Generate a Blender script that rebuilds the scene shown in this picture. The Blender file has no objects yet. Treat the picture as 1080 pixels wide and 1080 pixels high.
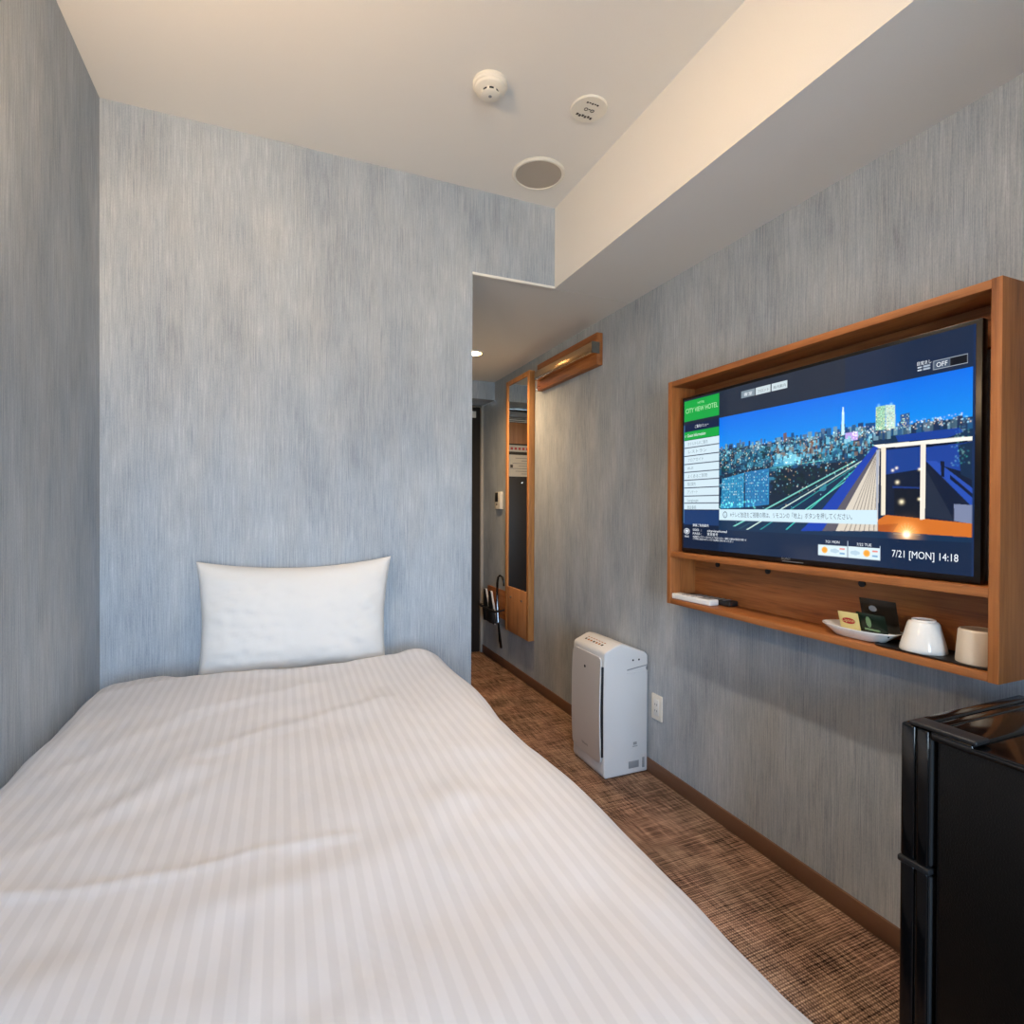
import bpy, bmesh, math, random
import numpy as np
from mathutils import Vector, Matrix
random.seed(7)
SC = bpy.context.scene
COL = SC.collection

# settings gathered in one place
WIN = (-0.46, 0.48, 0.30, 1.80)
LAMP = (-0.43, 0.74, 1.86)
LAMPC = (255, 213, 165)
LAMPS = 232
SKY = [(0.20, (0.26, 0.31, 0.34)), (0.49, (0.42, 0.52, 0.60)), (0.52, (0.52, 0.74, 1.0)), (1.0, (0.36, 0.60, 1.0))]
SKYS = 31
DLW = 58
RIM = (0.078, -0.046)
EXPO = 0.2
ROLLS = -1
DL2 = (0.62, 1.02)
DL2W = 74
DL2A = 100
# ------------------------------------------------------------------ materials
def lin(c):
    return tuple(((v/255)/12.92 if v/255 <= 0.04045 else ((v/255+0.055)/1.055)**2.4) for v in c)

def new_mat(name):
    m = bpy.data.materials.new(name); m.use_nodes = True
    nt = m.node_tree
    return m, nt, nt.nodes['Principled BSDF']

def plain(name, rgb, rough=0.5, metal=0.0, spec=0.5, bump=0.0, bscale=200, coat=0.0):
    m, nt, p = new_mat(name)
    p.inputs['Base Color'].default_value = (*lin(rgb), 1)
    p.inputs['Roughness'].default_value = rough
    p.inputs['Metallic'].default_value = metal
    p.inputs['Specular IOR Level'].default_value = spec
    p.inputs['Coat Weight'].default_value = coat
    tc = nt.nodes.new('ShaderNodeTexCoord')
    n = nt.nodes.new('ShaderNodeTexNoise'); n.inputs['Scale'].default_value = bscale; n.inputs['Detail'].default_value = 3
    nt.links.new(tc.outputs['Object'], n.inputs['Vector'])
    # faint tonal variation so that no surface is perfectly uniform
    mx = nt.nodes.new('ShaderNodeMixRGB'); mx.blend_type = 'MULTIPLY'; mx.inputs[0].default_value = 0.06
    mx.inputs[1].default_value = (*lin(rgb), 1)
    nt.links.new(n.outputs['Fac'], mx.inputs[2]); nt.links.new(mx.outputs[0], p.inputs['Base Color'])
    if bump:
        b = nt.nodes.new('ShaderNodeBump'); b.inputs['Strength'].default_value = bump; b.inputs['Distance'].default_value = 0.002
        nt.links.new(n.outputs['Fac'], b.inputs['Height']); nt.links.new(b.outputs[0], p.inputs['Normal'])
    return m

def glow(name, rgb, strength):
    m, nt, p = new_mat(name)
    p.inputs['Base Color'].default_value = (0.8, 0.8, 0.8, 1)
    p.inputs['Emission Color'].default_value = (*lin(rgb), 1)
    p.inputs['Emission Strength'].default_value = strength
    return m

def noise(nt, vec, scale, sc3, detail=2, rough=0.5):
    mp = nt.nodes.new('ShaderNodeMapping'); mp.inputs['Scale'].default_value = sc3
    nt.links.new(vec, mp.inputs['Vector'])
    n = nt.nodes.new('ShaderNodeTexNoise'); n.inputs['Scale'].default_value = scale
    n.inputs['Detail'].default_value = detail; n.inputs['Roughness'].default_value = rough
    nt.links.new(mp.outputs[0], n.inputs['Vector'])
    return n.outputs['Fac']

def mth(nt, op, a, b=None, clamp=False):
    n = nt.nodes.new('ShaderNodeMath'); n.operation = op; n.use_clamp = clamp
    for i, v in enumerate((a, b)):
        if v is None: continue
        if isinstance(v, (int, float)): n.inputs[i].default_value = v
        else: nt.links.new(v, n.inputs[i])
    return n.outputs[0]

def ramp(nt, fac, stops):
    r = nt.nodes.new('ShaderNodeValToRGB')
    el = r.color_ramp.elements
    while len(el) < len(stops): el.new(0.5)
    for e, (p, c) in zip(el, stops):
        e.position = p; e.color = (*c, 1)
    nt.links.new(fac, r.inputs['Fac'])
    return r.outputs['Color']

def bump(nt, p, h, strength, dist):
    b = nt.nodes.new('ShaderNodeBump'); b.inputs['Strength'].default_value = strength; b.inputs['Distance'].default_value = dist
    nt.links.new(h, b.inputs['Height']); nt.links.new(b.outputs[0], p.inputs['Normal'])

def wallpaper():
    m, nt, p = new_mat('woven_wallpaper')
    tc = nt.nodes.new('ShaderNodeTexCoord').outputs['Object']
    fine = noise(nt, tc, 1.0, (420, 420, 10), 2, 0.6)
    mid = noise(nt, tc, 1.0, (170, 170, 5), 3, 0.65)
    broad = noise(nt, tc, 1.0, (7, 7, 3.0), 4, 0.6)
    grain = noise(nt, tc, 1.0, (500, 500, 160), 2, 0.6)
    f = mth(nt, 'MULTIPLY', fine, 0.50)
    f = mth(nt, 'ADD', f, mth(nt, 'MULTIPLY', mid, 0.36))
    f = mth(nt, 'ADD', f, mth(nt, 'MULTIPLY', broad, 0.52))
    f = mth(nt, 'ADD', f, mth(nt, 'MULTIPLY', grain, 0.26))
    f = mth(nt, 'SUBTRACT', f, 0.32)
    c = ramp(nt, f, [(0.22, lin(WP[0])), (0.44, lin(WP[1])), (0.58, lin(WP[2])), (0.80, lin(WP[3]))])
    warm = noise(nt, tc, 1.0, (14, 14, 3.0), 3, 0.5)
    wf = ramp(nt, warm, [(0.40, (0, 0, 0)), (0.66, (0.6, 0.6, 0.6))])
    mx = nt.nodes.new('ShaderNodeMixRGB'); nt.links.new(wf, mx.inputs[0]); nt.links.new(c, mx.inputs[1])
    tint = nt.nodes.new('ShaderNodeMixRGB'); tint.blend_type = 'MULTIPLY'; tint.inputs[0].default_value = 1
    nt.links.new(c, tint.inputs[1]); tint.inputs[2].default_value = (1.05, 1.0, 0.95, 1)
    nt.links.new(tint.outputs[0], mx.inputs[2])
    nt.links.new(mx.outputs[0], p.inputs['Base Color'])
    p.inputs['Roughness'].default_value = 0.72
    p.inputs['Specular IOR Level'].default_value = 0.25
    bump(nt, p, f, 0.25, 0.001)
    return m

def oak(name, axis, base=((96, 52, 22), (154, 92, 44), (178, 114, 62)), rough=0.5):
    m, nt, p = new_mat(name)
    tc = nt.nodes.new('ShaderNodeTexCoord').outputs['Object']
    long_, across = 2.2, 34
    s = [across]*3; s['xyz'.index(axis)] = long_
    a = noise(nt, tc, 1.0, tuple(s), 4, 0.65)
    s2 = [260]*3; s2['xyz'.index(axis)] = 9
    g = noise(nt, tc, 1.0, tuple(s2), 2, 0.5)
    f = mth(nt, 'ADD', mth(nt, 'MULTIPLY', a, 0.75), mth(nt, 'MULTIPLY', g, 0.3))
    c = ramp(nt, f, [(0.30, lin(base[0])), (0.50, lin(base[1])), (0.75, lin(base[2]))])
    nt.links.new(c, p.inputs['Base Color'])
    p.inputs['Roughness'].default_value = rough
    bump(nt, p, g, 0.12, 0.0006)
    return m

def carpet():
    m, nt, p = new_mat('woven_carpet_tiles')
    tc = nt.nodes.new('ShaderNodeTexCoord').outputs['Object']
    sep = nt.nodes.new('ShaderNodeSeparateXYZ'); nt.links.new(tc, sep.inputs[0])
    wob = noise(nt, tc, 1.0, (30, 45, 1), 2)
    y = mth(nt, 'ADD', sep.outputs['Y'], mth(nt, 'MULTIPLY', wob, 0.006))
    rows = mth(nt, 'SINE', mth(nt, 'MULTIPLY', y, 2*math.pi/0.0080))
    rows = mth(nt, 'ADD', mth(nt, 'MULTIPLY', rows, 0.5), 0.5)
    x = mth(nt, 'ADD', sep.outputs['X'], mth(nt, 'MULTIPLY', wob, 0.006))
    cols = mth(nt, 'SINE', mth(nt, 'MULTIPLY', x, 2*math.pi/0.0075))
    cols = mth(nt, 'ADD', mth(nt, 'MULTIPLY', cols, 0.5), 0.5)
    bandx = noise(nt, tc, 1.0, (7, 120, 1), 2, 0.6)     # long yarns running across the room
    bandy = noise(nt, tc, 1.0, (120, 8, 1), 2, 0.6)     # and along it
    patch = noise(nt, tc, 1.0, (5, 6, 1), 3, 0.6)
    speck = noise(nt, tc, 1.0, (240, 190, 1), 2, 0.6)
    weave = mth(nt, 'MULTIPLY', rows, mth(nt, 'ADD', mth(nt, 'MULTIPLY', cols, 0.85), 0.15))
    f = mth(nt, 'ADD', mth(nt, 'MULTIPLY', weave, 0.26), mth(nt, 'MULTIPLY', bandx, 0.46))
    f = mth(nt, 'ADD', f, mth(nt, 'MULTIPLY', bandy, 0.46))
    f = mth(nt, 'ADD', f, mth(nt, 'MULTIPLY', patch, 0.30))
    f = mth(nt, 'ADD', f, mth(nt, 'MULTIPLY', speck, 0.26))
    f = mth(nt, 'SUBTRACT', f, 0.34)
    c = ramp(nt, f, [(0.28, lin((24, 18, 16))), (0.42, lin((102, 80, 66))), (0.60, lin((162, 132, 110))), (0.80, lin((214, 184, 158)))])
    hue = noise(nt, tc, 1.0, (6, 4, 1), 1)
    hf = ramp(nt, hue, [(0.40, (0.98, 0.95, 0.90)), (0.62, (1.06, 0.96, 0.92))])
    mx = nt.nodes.new('ShaderNodeMixRGB'); mx.blend_type = 'MULTIPLY'; mx.inputs[0].default_value = 1
    nt.links.new(c, mx.inputs[1]); nt.links.new(hf, mx.inputs[2])
    nt.links.new(mx.outputs[0], p.inputs['Base Color'])
    p.inputs['Roughness'].default_value = 0.95
    p.inputs['Specular IOR Level'].default_value = 0.1
    bump(nt, p, f, 0.6, 0.004)
    return m

def satin_stripe():
    m, nt, p = new_mat('striped_white_cotton_satin')
    tc = nt.nodes.new('ShaderNodeUVMap').outputs[0]
    sep = nt.nodes.new('ShaderNodeSeparateXYZ'); nt.links.new(tc, sep.inputs[0])
    s = mth(nt, 'SINE', mth(nt, 'MULTIPLY', sep.outputs['X'], 2*math.pi/0.0225))
    s = mth(nt, 'MULTIPLY', s, 4.0)
    s = mth(nt, 'ADD', mth(nt, 'MULTIPLY', s, 0.5), 0.5, True)
    c = ramp(nt, s, [(0.0, lin((193, 191, 192))), (1.0, lin((200, 198, 199)))])
    nt.links.new(c, p.inputs['Base Color'])
    r = mth(nt, 'SUBTRACT', 0.75, mth(nt, 'MULTIPLY', s, 0.12))
    nt.links.new(r, p.inputs['Roughness'])
    p.inputs['Specular IOR Level'].default_value = 0.3
    p.inputs['Sheen Weight'].default_value = 0.15
    oc = nt.nodes.new('ShaderNodeTexCoord').outputs['Object']
    n = noise(nt, oc, 1.0, (9, 5, 9), 4, 0.55)
    bump(nt, p, n, 0.35, 0.012)
    return m

def cotton(name, rgb):
    m, nt, p = new_mat(name)
    p.inputs['Base Color'].default_value = (*lin(rgb), 1)
    p.inputs['Roughness'].default_value = 0.8
    p.inputs['Specular IOR Level'].default_value = 0.2
    oc = nt.nodes.new('ShaderNodeTexCoord').outputs['Object']
    n = noise(nt, oc, 1.0, (11, 11, 11), 4, 0.5)
    bump(nt, p, n, 0.25, 0.008)
    return m

WP = ((116, 126, 135), (154, 163, 172), (170, 178, 185), (203, 208, 211))
M = {}
M['paper'] = wallpaper()
M['oak_y'] = oak('oak_grain_along_wall', 'y')
M['oak_z'] = oak('oak_grain_upright', 'z')
M['oak_m'] = oak('honey_oak_mirror_frame', 'z', ((150, 92, 44), (196, 130, 70), (214, 150, 86)))
M['oak_mp'] = oak('honey_oak_mirror_panel', 'z', ((150, 98, 58), (186, 128, 80), (204, 146, 96)))
M['carpet'] = carpet()
M['ceil'] = plain('white_ceiling_paper', (234, 230, 223), 0.85, spec=0.2, bump=0.08, bscale=400)
M['base'] = plain('brown_vinyl_baseboard', (110, 78, 58), 0.5)
M['duvet'] = satin_stripe()
M['pillow'] = cotton('white_pillowcase', (216, 213, 208))
M['sheet'] = cotton('white_sheet', (228, 228, 230))
M['bedbase'] = plain('dark_fabric_bed_base', (70, 56, 46), 0.8)
M['white_pl'] = plain('white_plastic', (226, 224, 218), 0.4)
M['white_gl'] = plain('glossy_white_ceramic', (236, 232, 224), 0.12, coat=0.5)
M['beige_cup'] = plain('beige_matt_ceramic', (214, 198, 176), 0.4)
M['pur_body'] = plain('pale_grey_white_plastic', (214, 213, 211), 0.42)
M['pur_panel'] = plain('champagne_silver_panel', (206, 198, 190), 0.38, metal=0.15)
M['pur_top'] = plain('warm_white_plastic', (238, 226, 212), 0.4)
M['dark'] = plain('dark_recess', (16, 16, 18), 0.6)
M['grey'] = plain('mid_grey_plastic', (140, 142, 144), 0.5)
M['grille'] = plain('taupe_grey_grille', (176, 167, 154), 0.8, bump=0.3, bscale=600)
M['cream_pl'] = plain('cream_plastic', (232, 226, 212), 0.45)
M['ink'] = plain('dark_printed_ink', (70, 64, 58), 0.7)
M['ink_o'] = plain('orange_brown_print', (170, 104, 50), 0.7)
M['black_gl'] = plain('glossy_black_plastic', (9, 9, 10), 0.12)
M['black_pb'] = plain('pebbled_black_steel', (6, 6, 6), 0.34, spec=0.3, bump=0.55, bscale=420)
M['black_mt'] = plain('matt_black_plastic', (18, 18, 19), 0.5)
M['rubber'] = plain('black_rubber', (16, 15, 15), 0.7)
M['bezel'] = plain('tv_bezel', (9, 9, 10), 0.28, spec=0.3)
M['silver'] = plain('silver_print', (150, 150, 150), 0.4)
M['steel'] = plain('polished_steel', (205, 198, 188), 0.16, metal=1.0)
M['steel_warm'] = plain('steel_with_oak_reflection', (214, 182, 146), 0.24, metal=1.0)  # warm tint puts the oak's reflection into the steel's colour
M['cap_grey'] = plain('dark_grey_cap', (88, 86, 80), 0.45)
M['mirror'] = plain('mirror_glass', (238, 240, 238), 0.01, metal=1.0)
M['door'] = plain('dark_brown_door', (44, 39, 36), 0.45)
M['jamb'] = plain('pale_grey_jamb', (176, 168, 156), 0.5)
M['notice'] = plain('white_notice_paper', (226, 222, 212), 0.7)
M['red'] = plain('red_print', (190, 30, 36), 0.6)
M['pink'] = plain('pink_red_print', (206, 96, 98), 0.6)
M['yellow_pk'] = plain('pale_yellow_packet', (236, 214, 140), 0.35)
M['gold'] = plain('gold_print', (205, 170, 80), 0.4)
M['green_pk'] = plain('dark_green_packet', (22, 40, 30), 0.25)
M['green_lt'] = plain('sage_green_print', (120, 150, 110), 0.5)
M['brown_pk'] = plain('black_brown_packet', (40, 32, 24), 0.25)
M['white_trim'] = plain('white_trim', (236, 232, 224), 0.5)
M['alu'] = plain('white_window_frame', (220, 220, 220), 0.4)
M['lamp'] = glow('lit_opal_glass', LAMPC, LAMPS)
M['down'] = glow('lit_downlight_lens', (255, 208, 140), 26)
m, nt, p = new_mat('clear_window_glass')
tr = nt.nodes.new('ShaderNodeBsdfTransparent'); gl = nt.nodes.new('ShaderNodeBsdfGlossy'); gl.inputs['Roughness'].default_value = 0.02
mxs = nt.nodes.new('ShaderNodeMixShader'); fr = nt.nodes.new('ShaderNodeFresnel')
nt.links.new(fr.outputs[0], mxs.inputs[0]); nt.links.new(tr.outputs[0], mxs.inputs[1]); nt.links.new(gl.outputs[0], mxs.inputs[2])
nt.links.new(mxs.outputs[0], nt.nodes['Material Output'].inputs['Surface'])
M['glass'] = m
m, nt, p = new_mat('lit_tv_picture')
ca = nt.nodes.new('ShaderNodeVertexColor'); ca.layer_name = 'picture'
nt.links.new(ca.outputs['Color'], p.inputs['Emission Color']); p.inputs['Emission Strength'].default_value = 1.0
p.inputs['Base Color'].default_value = (0.004, 0.004, 0.005, 1); p.inputs['Roughness'].default_value = 0.12
p.inputs['Specular IOR Level'].default_value = 0.45
M['screen'] = m

# ------------------------------------------------------------------ mesh builder
class MB:
    """Collects shapes, in world coordinates, into ONE mesh object."""
    def __init__(self): self.bm = bmesh.new(); self.mats = []
    def mi(self, m):
        if m not in self.mats: self.mats.append(m)
        return self.mats.index(m)
    def _merge(self, b, m, smooth):
        i = self.mi(m)
        for f in b.faces: f.material_index = i; f.smooth = smooth
        me = bpy.data.meshes.new('tmp'); b.to_mesh(me); b.free()
        self.bm.from_mesh(me); bpy.data.meshes.remove(me)
        return self
    def box(self, lo, hi, m, bev=0.0, seg=2, rot=None):
        b = bmesh.new(); bmesh.ops.create_cube(b, size=1)
        lo, hi = Vector(lo), Vector(hi)
        for v in b.verts: v.co = Vector([(lo[i]+hi[i])/2 + v.co[i]*(hi[i]-lo[i]) for i in range(3)])
        if bev: bmesh.ops.bevel(b, geom=b.edges[:], offset=bev, segments=seg, affect='EDGES', profile=0.5, clamp_overlap=True)
        if rot:   # (pivot, euler)
            R = Matrix.Translation(rot[0]) @ rot[1].to_matrix().to_4x4() @ Matrix.Translation(-Vector(rot[0]))
            b.transform(R)
        return self._merge(b, m, bool(bev))
    def prism(self, prof, axis, a, c, m, bev=0.0, seg=3, smooth=True):
        """closed 2-D profile (remaining axes in xyz order) extruded from a to c along axis"""
        b = bmesh.new(); k = 'xyz'.index(axis); o = [i for i in range(3) if i != k]
        def mk(p, t):
            v = [0, 0, 0]; v[o[0]], v[o[1]] = p; v[k] = t; return b.verts.new(v)
        A = [mk(p, a) for p in prof]; B = [mk(p, c) for p in prof]
        n = len(prof)
        b.faces.new(A); b.faces.new(B[::-1])
        for i in range(n): b.faces.new((A[i], B[i], B[(i+1) % n], A[(i+1) % n]))
        bmesh.ops.recalc_face_normals(b, faces=b.faces)
        if bev: bmesh.ops.bevel(b, geom=b.edges[:], offset=bev, segments=seg, affect='EDGES', profile=0.5, clamp_overlap=True)
        return self._merge(b, m, smooth and bool(bev))
    def lathe(self, prof, c, m, axis=(0, 0, 1), n=48, smooth=True, caps=True):
        """profile of (radius, height) turned about an axis through c"""
        b = bmesh.new(); q = Vector((0, 0, 1)).rotation_difference(Vector(axis)); rings = []
        for r, h in prof:
            rings.append([b.verts.new(Vector(c) + q @ Vector((r*math.cos(2*math.pi*i/n), r*math.sin(2*math.pi*i/n), h))) for i in range(n)])
        for A, B in zip(rings, rings[1:]):
            for i in range(n): b.faces.new((A[i], A[(i+1) % n], B[(i+1) % n], B[i]))
        if caps:
            if prof[0][0] > 1e-6: b.faces.new(rings[0][::-1])
            if prof[-1][0] > 1e-6: b.faces.new(rings[-1])
        bmesh.ops.remove_doubles(b, verts=b.verts, dist=1e-7)
        bmesh.ops.recalc_face_normals(b, faces=b.faces)
        return self._merge(b, m, smooth)
    def tube(self, pts, r, m, n=10, flat=None):
        """round (or flattened) bar swept through points"""
        b = bmesh.new(); P = [Vector(p) for p in pts]; rings = []
        for i, p in enumerate(P):
            t = (P[min(i+1, len(P)-1)] - P[max(i-1, 0)]).normalized()
            up = Vector((1, 0, 0)) if abs(t.x) < 0.9 else Vector((0, 0, 1))
            u = t.cross(up).normalized(); w = t.cross(u).normalized()
            rr = r[i] if isinstance(r, (list, tuple)) else r
            rings.append([b.verts.new(p + u*rr*math.cos(2*math.pi*k/n) + w*rr*(flat or 1)*math.sin(2*math.pi*k/n)) for k in range(n)])
        for A, B in zip(rings, rings[1:]):
            for k in range(n): b.faces.new((A[k], A[(k+1) % n], B[(k+1) % n], B[k]))
        b.faces.new(rings[0][::-1]); b.faces.new(rings[-1])
        bmesh.ops.recalc_face_normals(b, faces=b.faces)
        return self._merge(b, m, True)
    def grid(self, fn, nu, nv, m, wrap_u=False, uv=None):
        b = bmesh.new(); ul = b.loops.layers.uv.new('UVMap') if uv else None
        V = [[b.verts.new(fn(i/nu, j/nv)) for j in range(nv+1)] for i in range(nu+1)]
        for i in range(nu):
            for j in range(nv):
                f = b.faces.new((V[i][j], V[i+1][j], V[i+1][j+1], V[i][j+1]))
                if uv:
                    for l, (a, c) in zip(f.loops, ((i, j), (i+1, j), (i+1, j+1), (i, j+1))): l[ul].uv = uv(a/nu, c/nv)
        return self._merge(b, m, True)
    def text(self, s, origin, ux, uy, size, m, align='LEFT', squash=1.0):
        for pol in text_polys(s, size, align):
            b = bmesh.new()
            vs = [b.verts.new(Vector(origin) + Vector(ux)*x*squash + Vector(uy)*y) for x, y in pol[0]]
            for f in pol[1]:
                try: b.faces.new([vs[i] for i in f])
                except ValueError: pass
            self._merge(b, m, False)
        return self
    def build(self, name, parent=None, sharp=35):
        me = bpy.data.meshes.new(name)
        base = Vector((0, 0, 0))
        if parent is not None:
            q = parent
            while q is not None: base += q.location; q = q.parent
        if parent is None: loc = Vector((0, 0, 0))
        for v in self.bm.verts: v.co -= base
        self.bm.to_mesh(me); self.bm.free()
        for m in self.mats: me.materials.append(m)
        me.validate()
        try: me.set_sharp_from_angle(angle=math.radians(sharp))
        except Exception: pass
        o = bpy.data.objects.new(name, me); COL.objects.link(o)
        if parent is not None: o.parent = parent
        return o

def text_polys(s, size, align='LEFT'):
    cu = bpy.data.curves.new('t', 'FONT'); cu.body = s; cu.size = size; cu.align_x = align; cu.resolution_u = 3
    ob = bpy.data.objects.new('t', cu); COL.objects.link(ob)
    bpy.context.view_layer.update()
    dg = bpy.context.evaluated_depsgraph_get()
    me = bpy.data.meshes.new_from_object(ob.evaluated_get(dg))
    out = [([(v.co.x, v.co.y) for v in me.vertices], [tuple(p.vertices) for p in me.polygons])]
    bpy.data.objects.remove(ob); bpy.data.curves.remove(cu); bpy.data.meshes.remove(me)
    return out

def tag(o, label, cat, group=None):
    o['label'] = label; o['category'] = cat
    if group: o['group'] = group
    return o
def thing(name, label, cat, loc, group=None):
    o = bpy.data.objects.new(name, None); o.location = loc; o.empty_display_size = 0.05; COL.objects.link(o)
    return tag(o, label, cat, group)
def struct(o, label=None, cat=None):
    o['kind'] = 'structure'
    if label: o['label'] = label
    if cat: o['category'] = cat
    return o
# city and balcony shapes of the picture on the television: colour, outline in mm
BALCONY = [((18,60,150),[(748.7,218.6),(814.8,216.6),(882.9,217.0),(890.7,226.2),(859.4,236.1),(755.1,233.7)]),((9,22,48),[(710.1,243.5),(907.5,244.6),(909.1,424.7),(711.6,410.0)]),((20,60,140),[(726.6,250.5),(804.7,250.4),(805.2,301.9),(727.1,310.2)]),((24,62,150),[(816.3,252.8),(907.5,250.4),(908.2,320.1),(816.6,284.0)]),((14,40,70),[(880.6,253.4),(907.5,250.4),(908.3,331.7),(886.4,318.9)]),((36,76,175),[(816.6,284.0),(908.8,389.8),(908.4,349.2),(838.0,285.6)]),((10,20,45),[(846.3,286.3),(854.4,288.1),(854.7,323.2),(848.2,321.7)]),((12,22,50),[(865.4,317.8),(908.5,360.8),(908.6,369.5),(865.5,327.4)]),((20,50,120),[(743.5,338.7),(803.2,343.3),(803.3,347.1),(743.5,343.9)]),((12,18,32),[(746.7,344.0),(803.3,347.1),(803.9,415.0),(747.3,408.2)]),((120,130,160),[(873.9,382.7),(908.7,385.2),(909.1,425.8),(874.3,419.7)]),((30,40,60),[(816.7,302.7),(866.2,401.8),(872.7,419.7),(817.7,411.6)]),((205,110,35),[(707.7,422.2),(728.0,408.4),(909.1,424.7),(909.3,454.3),(712.0,448.3)]),((176,86,24),[(707.8,433.6),(756.9,428.9),(744.5,450.2),(709.3,448.4)]),((18,60,170),[(489.9,457.2),(549.0,404.8),(695.3,239.3),(711.4,239.6),(589.1,411.7),(557.6,454.5)]),((90,85,95),[(557.6,454.5),(589.1,411.7),(708.8,242.0),(715.4,245.4),(619.7,404.2),(597.2,452.9)]),((215,205,190),[(597.2,452.9),(619.7,404.2),(708.8,247.4),(711.5,247.7),(708.0,448.4)]),((150,140,130),[(620.1,452.0),(623.1,451.8),(699.6,268.1),(698.3,268.0)]),((150,140,130),[(633.5,451.4),(636.5,451.3),(701.3,265.6),(700.0,265.5)]),((150,140,130),[(646.7,450.9),(649.6,450.8),(703.1,263.0),(701.7,262.9)]),((150,140,130),[(659.6,450.4),(662.5,450.3),(704.8,260.5),(703.4,260.4)]),((150,140,130),[(672.4,449.9),(675.2,449.7),(706.5,257.9),(705.2,257.8)]),((150,140,130),[(684.9,449.4),(687.6,449.2),(708.2,255.4),(706.9,255.3)]),((150,140,130),[(697.2,448.9),(699.9,448.8),(709.9,252.9),(708.6,252.7)]),((240,238,228),[(695.2,235.2),(907.4,238.2),(907.5,246.9),(710.1,244.8)]),((235,225,205),[(714.7,242.6),(726.5,243.1),(726.7,408.5),(716.3,409.9)]),((170,175,190),[(703.5,248.2),(710.1,248.9),(707.7,416.8),(703.7,416.9)]),((238,230,215),[(804.7,244.1),(816.2,244.1),(815.5,417.3),(805.1,418.7)])]
CITY = [((10,30,52),[(424.1,277.5),(555.9,271.1),(647.9,272.3),(548.4,337.7),(405.9,389.9),(355.9,390.0)]),((60,150,190),[(394.7,236.5),(428.4,229.8),(489.6,239.3),(489.9,266.3),(395.0,269.2)]),((120,200,225),[(428.4,229.8),(489.6,239.3),(489.8,264.8),(433.4,265.4)]),((95,70,60),[(492.0,214.0),(509.3,209.0),(509.7,244.9),(492.3,241.8)]),((130,90,70),[(513.6,207.2),(543.8,204.5),(544.2,244.1),(514.0,243.7)]),((110,90,95),[(430.7,172.5),(441.9,172.3),(442.2,199.3),(430.9,199.7)]),((200,240,250),[(612.0,139.3),(618.0,140.2),(619.3,201.0),(611.0,200.7)]),((235,250,255),[(613.4,126.6),(616.4,127.1),(617.3,147.2),(612.8,146.5)]),((150,200,170),[(700.5,141.3),(723.7,140.6),(724.2,200.4),(701.0,199.4)]),((190,220,210),[(725.0,140.1),(747.4,144.0),(747.9,200.2),(725.5,200.6)]),((50,90,150),[(759.5,169.4),(780.3,167.5),(780.6,201.4),(759.8,201.8)]),((185,160,230),[(621.5,196.2),(655.9,196.4),(656.1,217.2),(621.7,217.6)]),((15,35,60),[(180.3,284.8),(279.9,270.0),(286.6,279.1),(198.8,295.7)]),((15,35,60),[(282.1,272.8),(380.1,263.2),(385.1,270.9),(291.0,279.4)]),((40,140,190),[(189.0,295.3),(282.2,280.6),(283.2,390.0),(185.0,394.6)]),((34,120,180),[(287.7,279.2),(380.1,272.3),(381.2,381.7),(288.8,390.0)]),((120,200,190),[(236.0,452.3),(248.9,451.8),(650.5,272.5),(647.9,270.3)]),((30,70,90),[(259.1,460.3),(268.2,460.0),(664.1,273.5),(662.3,272.0)]),((200,225,215),[(292.8,460.8),(301.5,460.5),(671.1,271.3),(669.3,269.8)]),((40,150,150),[(346.2,458.8),(352.9,458.5),(677.7,269.8),(676.3,268.5)]),((16,40,70),[(396.7,456.9),(404.6,456.6),(684.9,266.9),(683.2,265.4)]),((60,190,180),[(439.9,455.2),(445.8,455.0),(688.0,263.8),(686.6,262.6)]),((110,220,200),[(489.4,405.4),(495.0,405.3),(649.7,306.0),(648.2,304.8)]),((120,220,215),[(380.1,273.1),(386.5,273.5),(565.5,263.0),(563.9,261.7)]),((60,140,150),[(461.2,268.1),(465.6,268.4),(573.1,259.2),(571.9,258.2)]),((60,160,190),[(514.0,245.2),(519.4,245.7),(663.4,236.1),(661.9,234.8)])]
# ------------------------------------------------------------------ the room (metres; x to the right wall, y into the room, z up)
XL, XR = -0.5242, 1.459          # bed-side wall, TV wall
YH, YR, YE = 2.0762, -1.70, 4.10  # wall behind the bed head, window wall, entrance end
ZC, ZS = 2.4026, 2.0645          # ceiling, underside of the dropped beam
XB, XP = 1.0677, 0.701           # face of the beam, free edge of the bed-head wall
T = 0.10
b = MB().box((XL-T, YR-T, -0.12), (XR+T, YE+T, 0), M['carpet']); struct(b.build('floor'))
b = MB().box((XL-T, YR-T, ZC), (XR+T, YH+T, ZC+0.12), M['ceil']); struct(b.build('ceiling'))
b = MB().box((XB, YR, ZS), (XR, YH, ZC), M['ceil']); struct(b.build('ceiling_beam'))
b = MB().box((XP, YH+0.004, ZS), (XR, YE, ZS+0.12), M['ceil']); struct(b.build('ceiling_hall'))
b = MB().box((XL-T, YR-T, 0), (XL, YH+T, ZC), M['paper']); struct(b.build('wall_left'))
b = MB().box((XR, YR-T, 0), (XR+T, YE+T, ZC), M['paper']); struct(b.build('wall_right'))
b = MB().box((XL, YH, 0), (XP, YE, ZC), M['paper']); struct(b.build('wall_back'))
b = MB().box((XP, YH, ZS+0.006), (XB, YH+T, ZC), M['paper']); struct(b.build('wall_header'))
b = MB().box((0.80, YR, 0), (XR, -0.42, ZS), M['paper']); struct(b.build('wall_light_blocker'))  # unseen block, added to keep window light off the cabinet's near side
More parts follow.
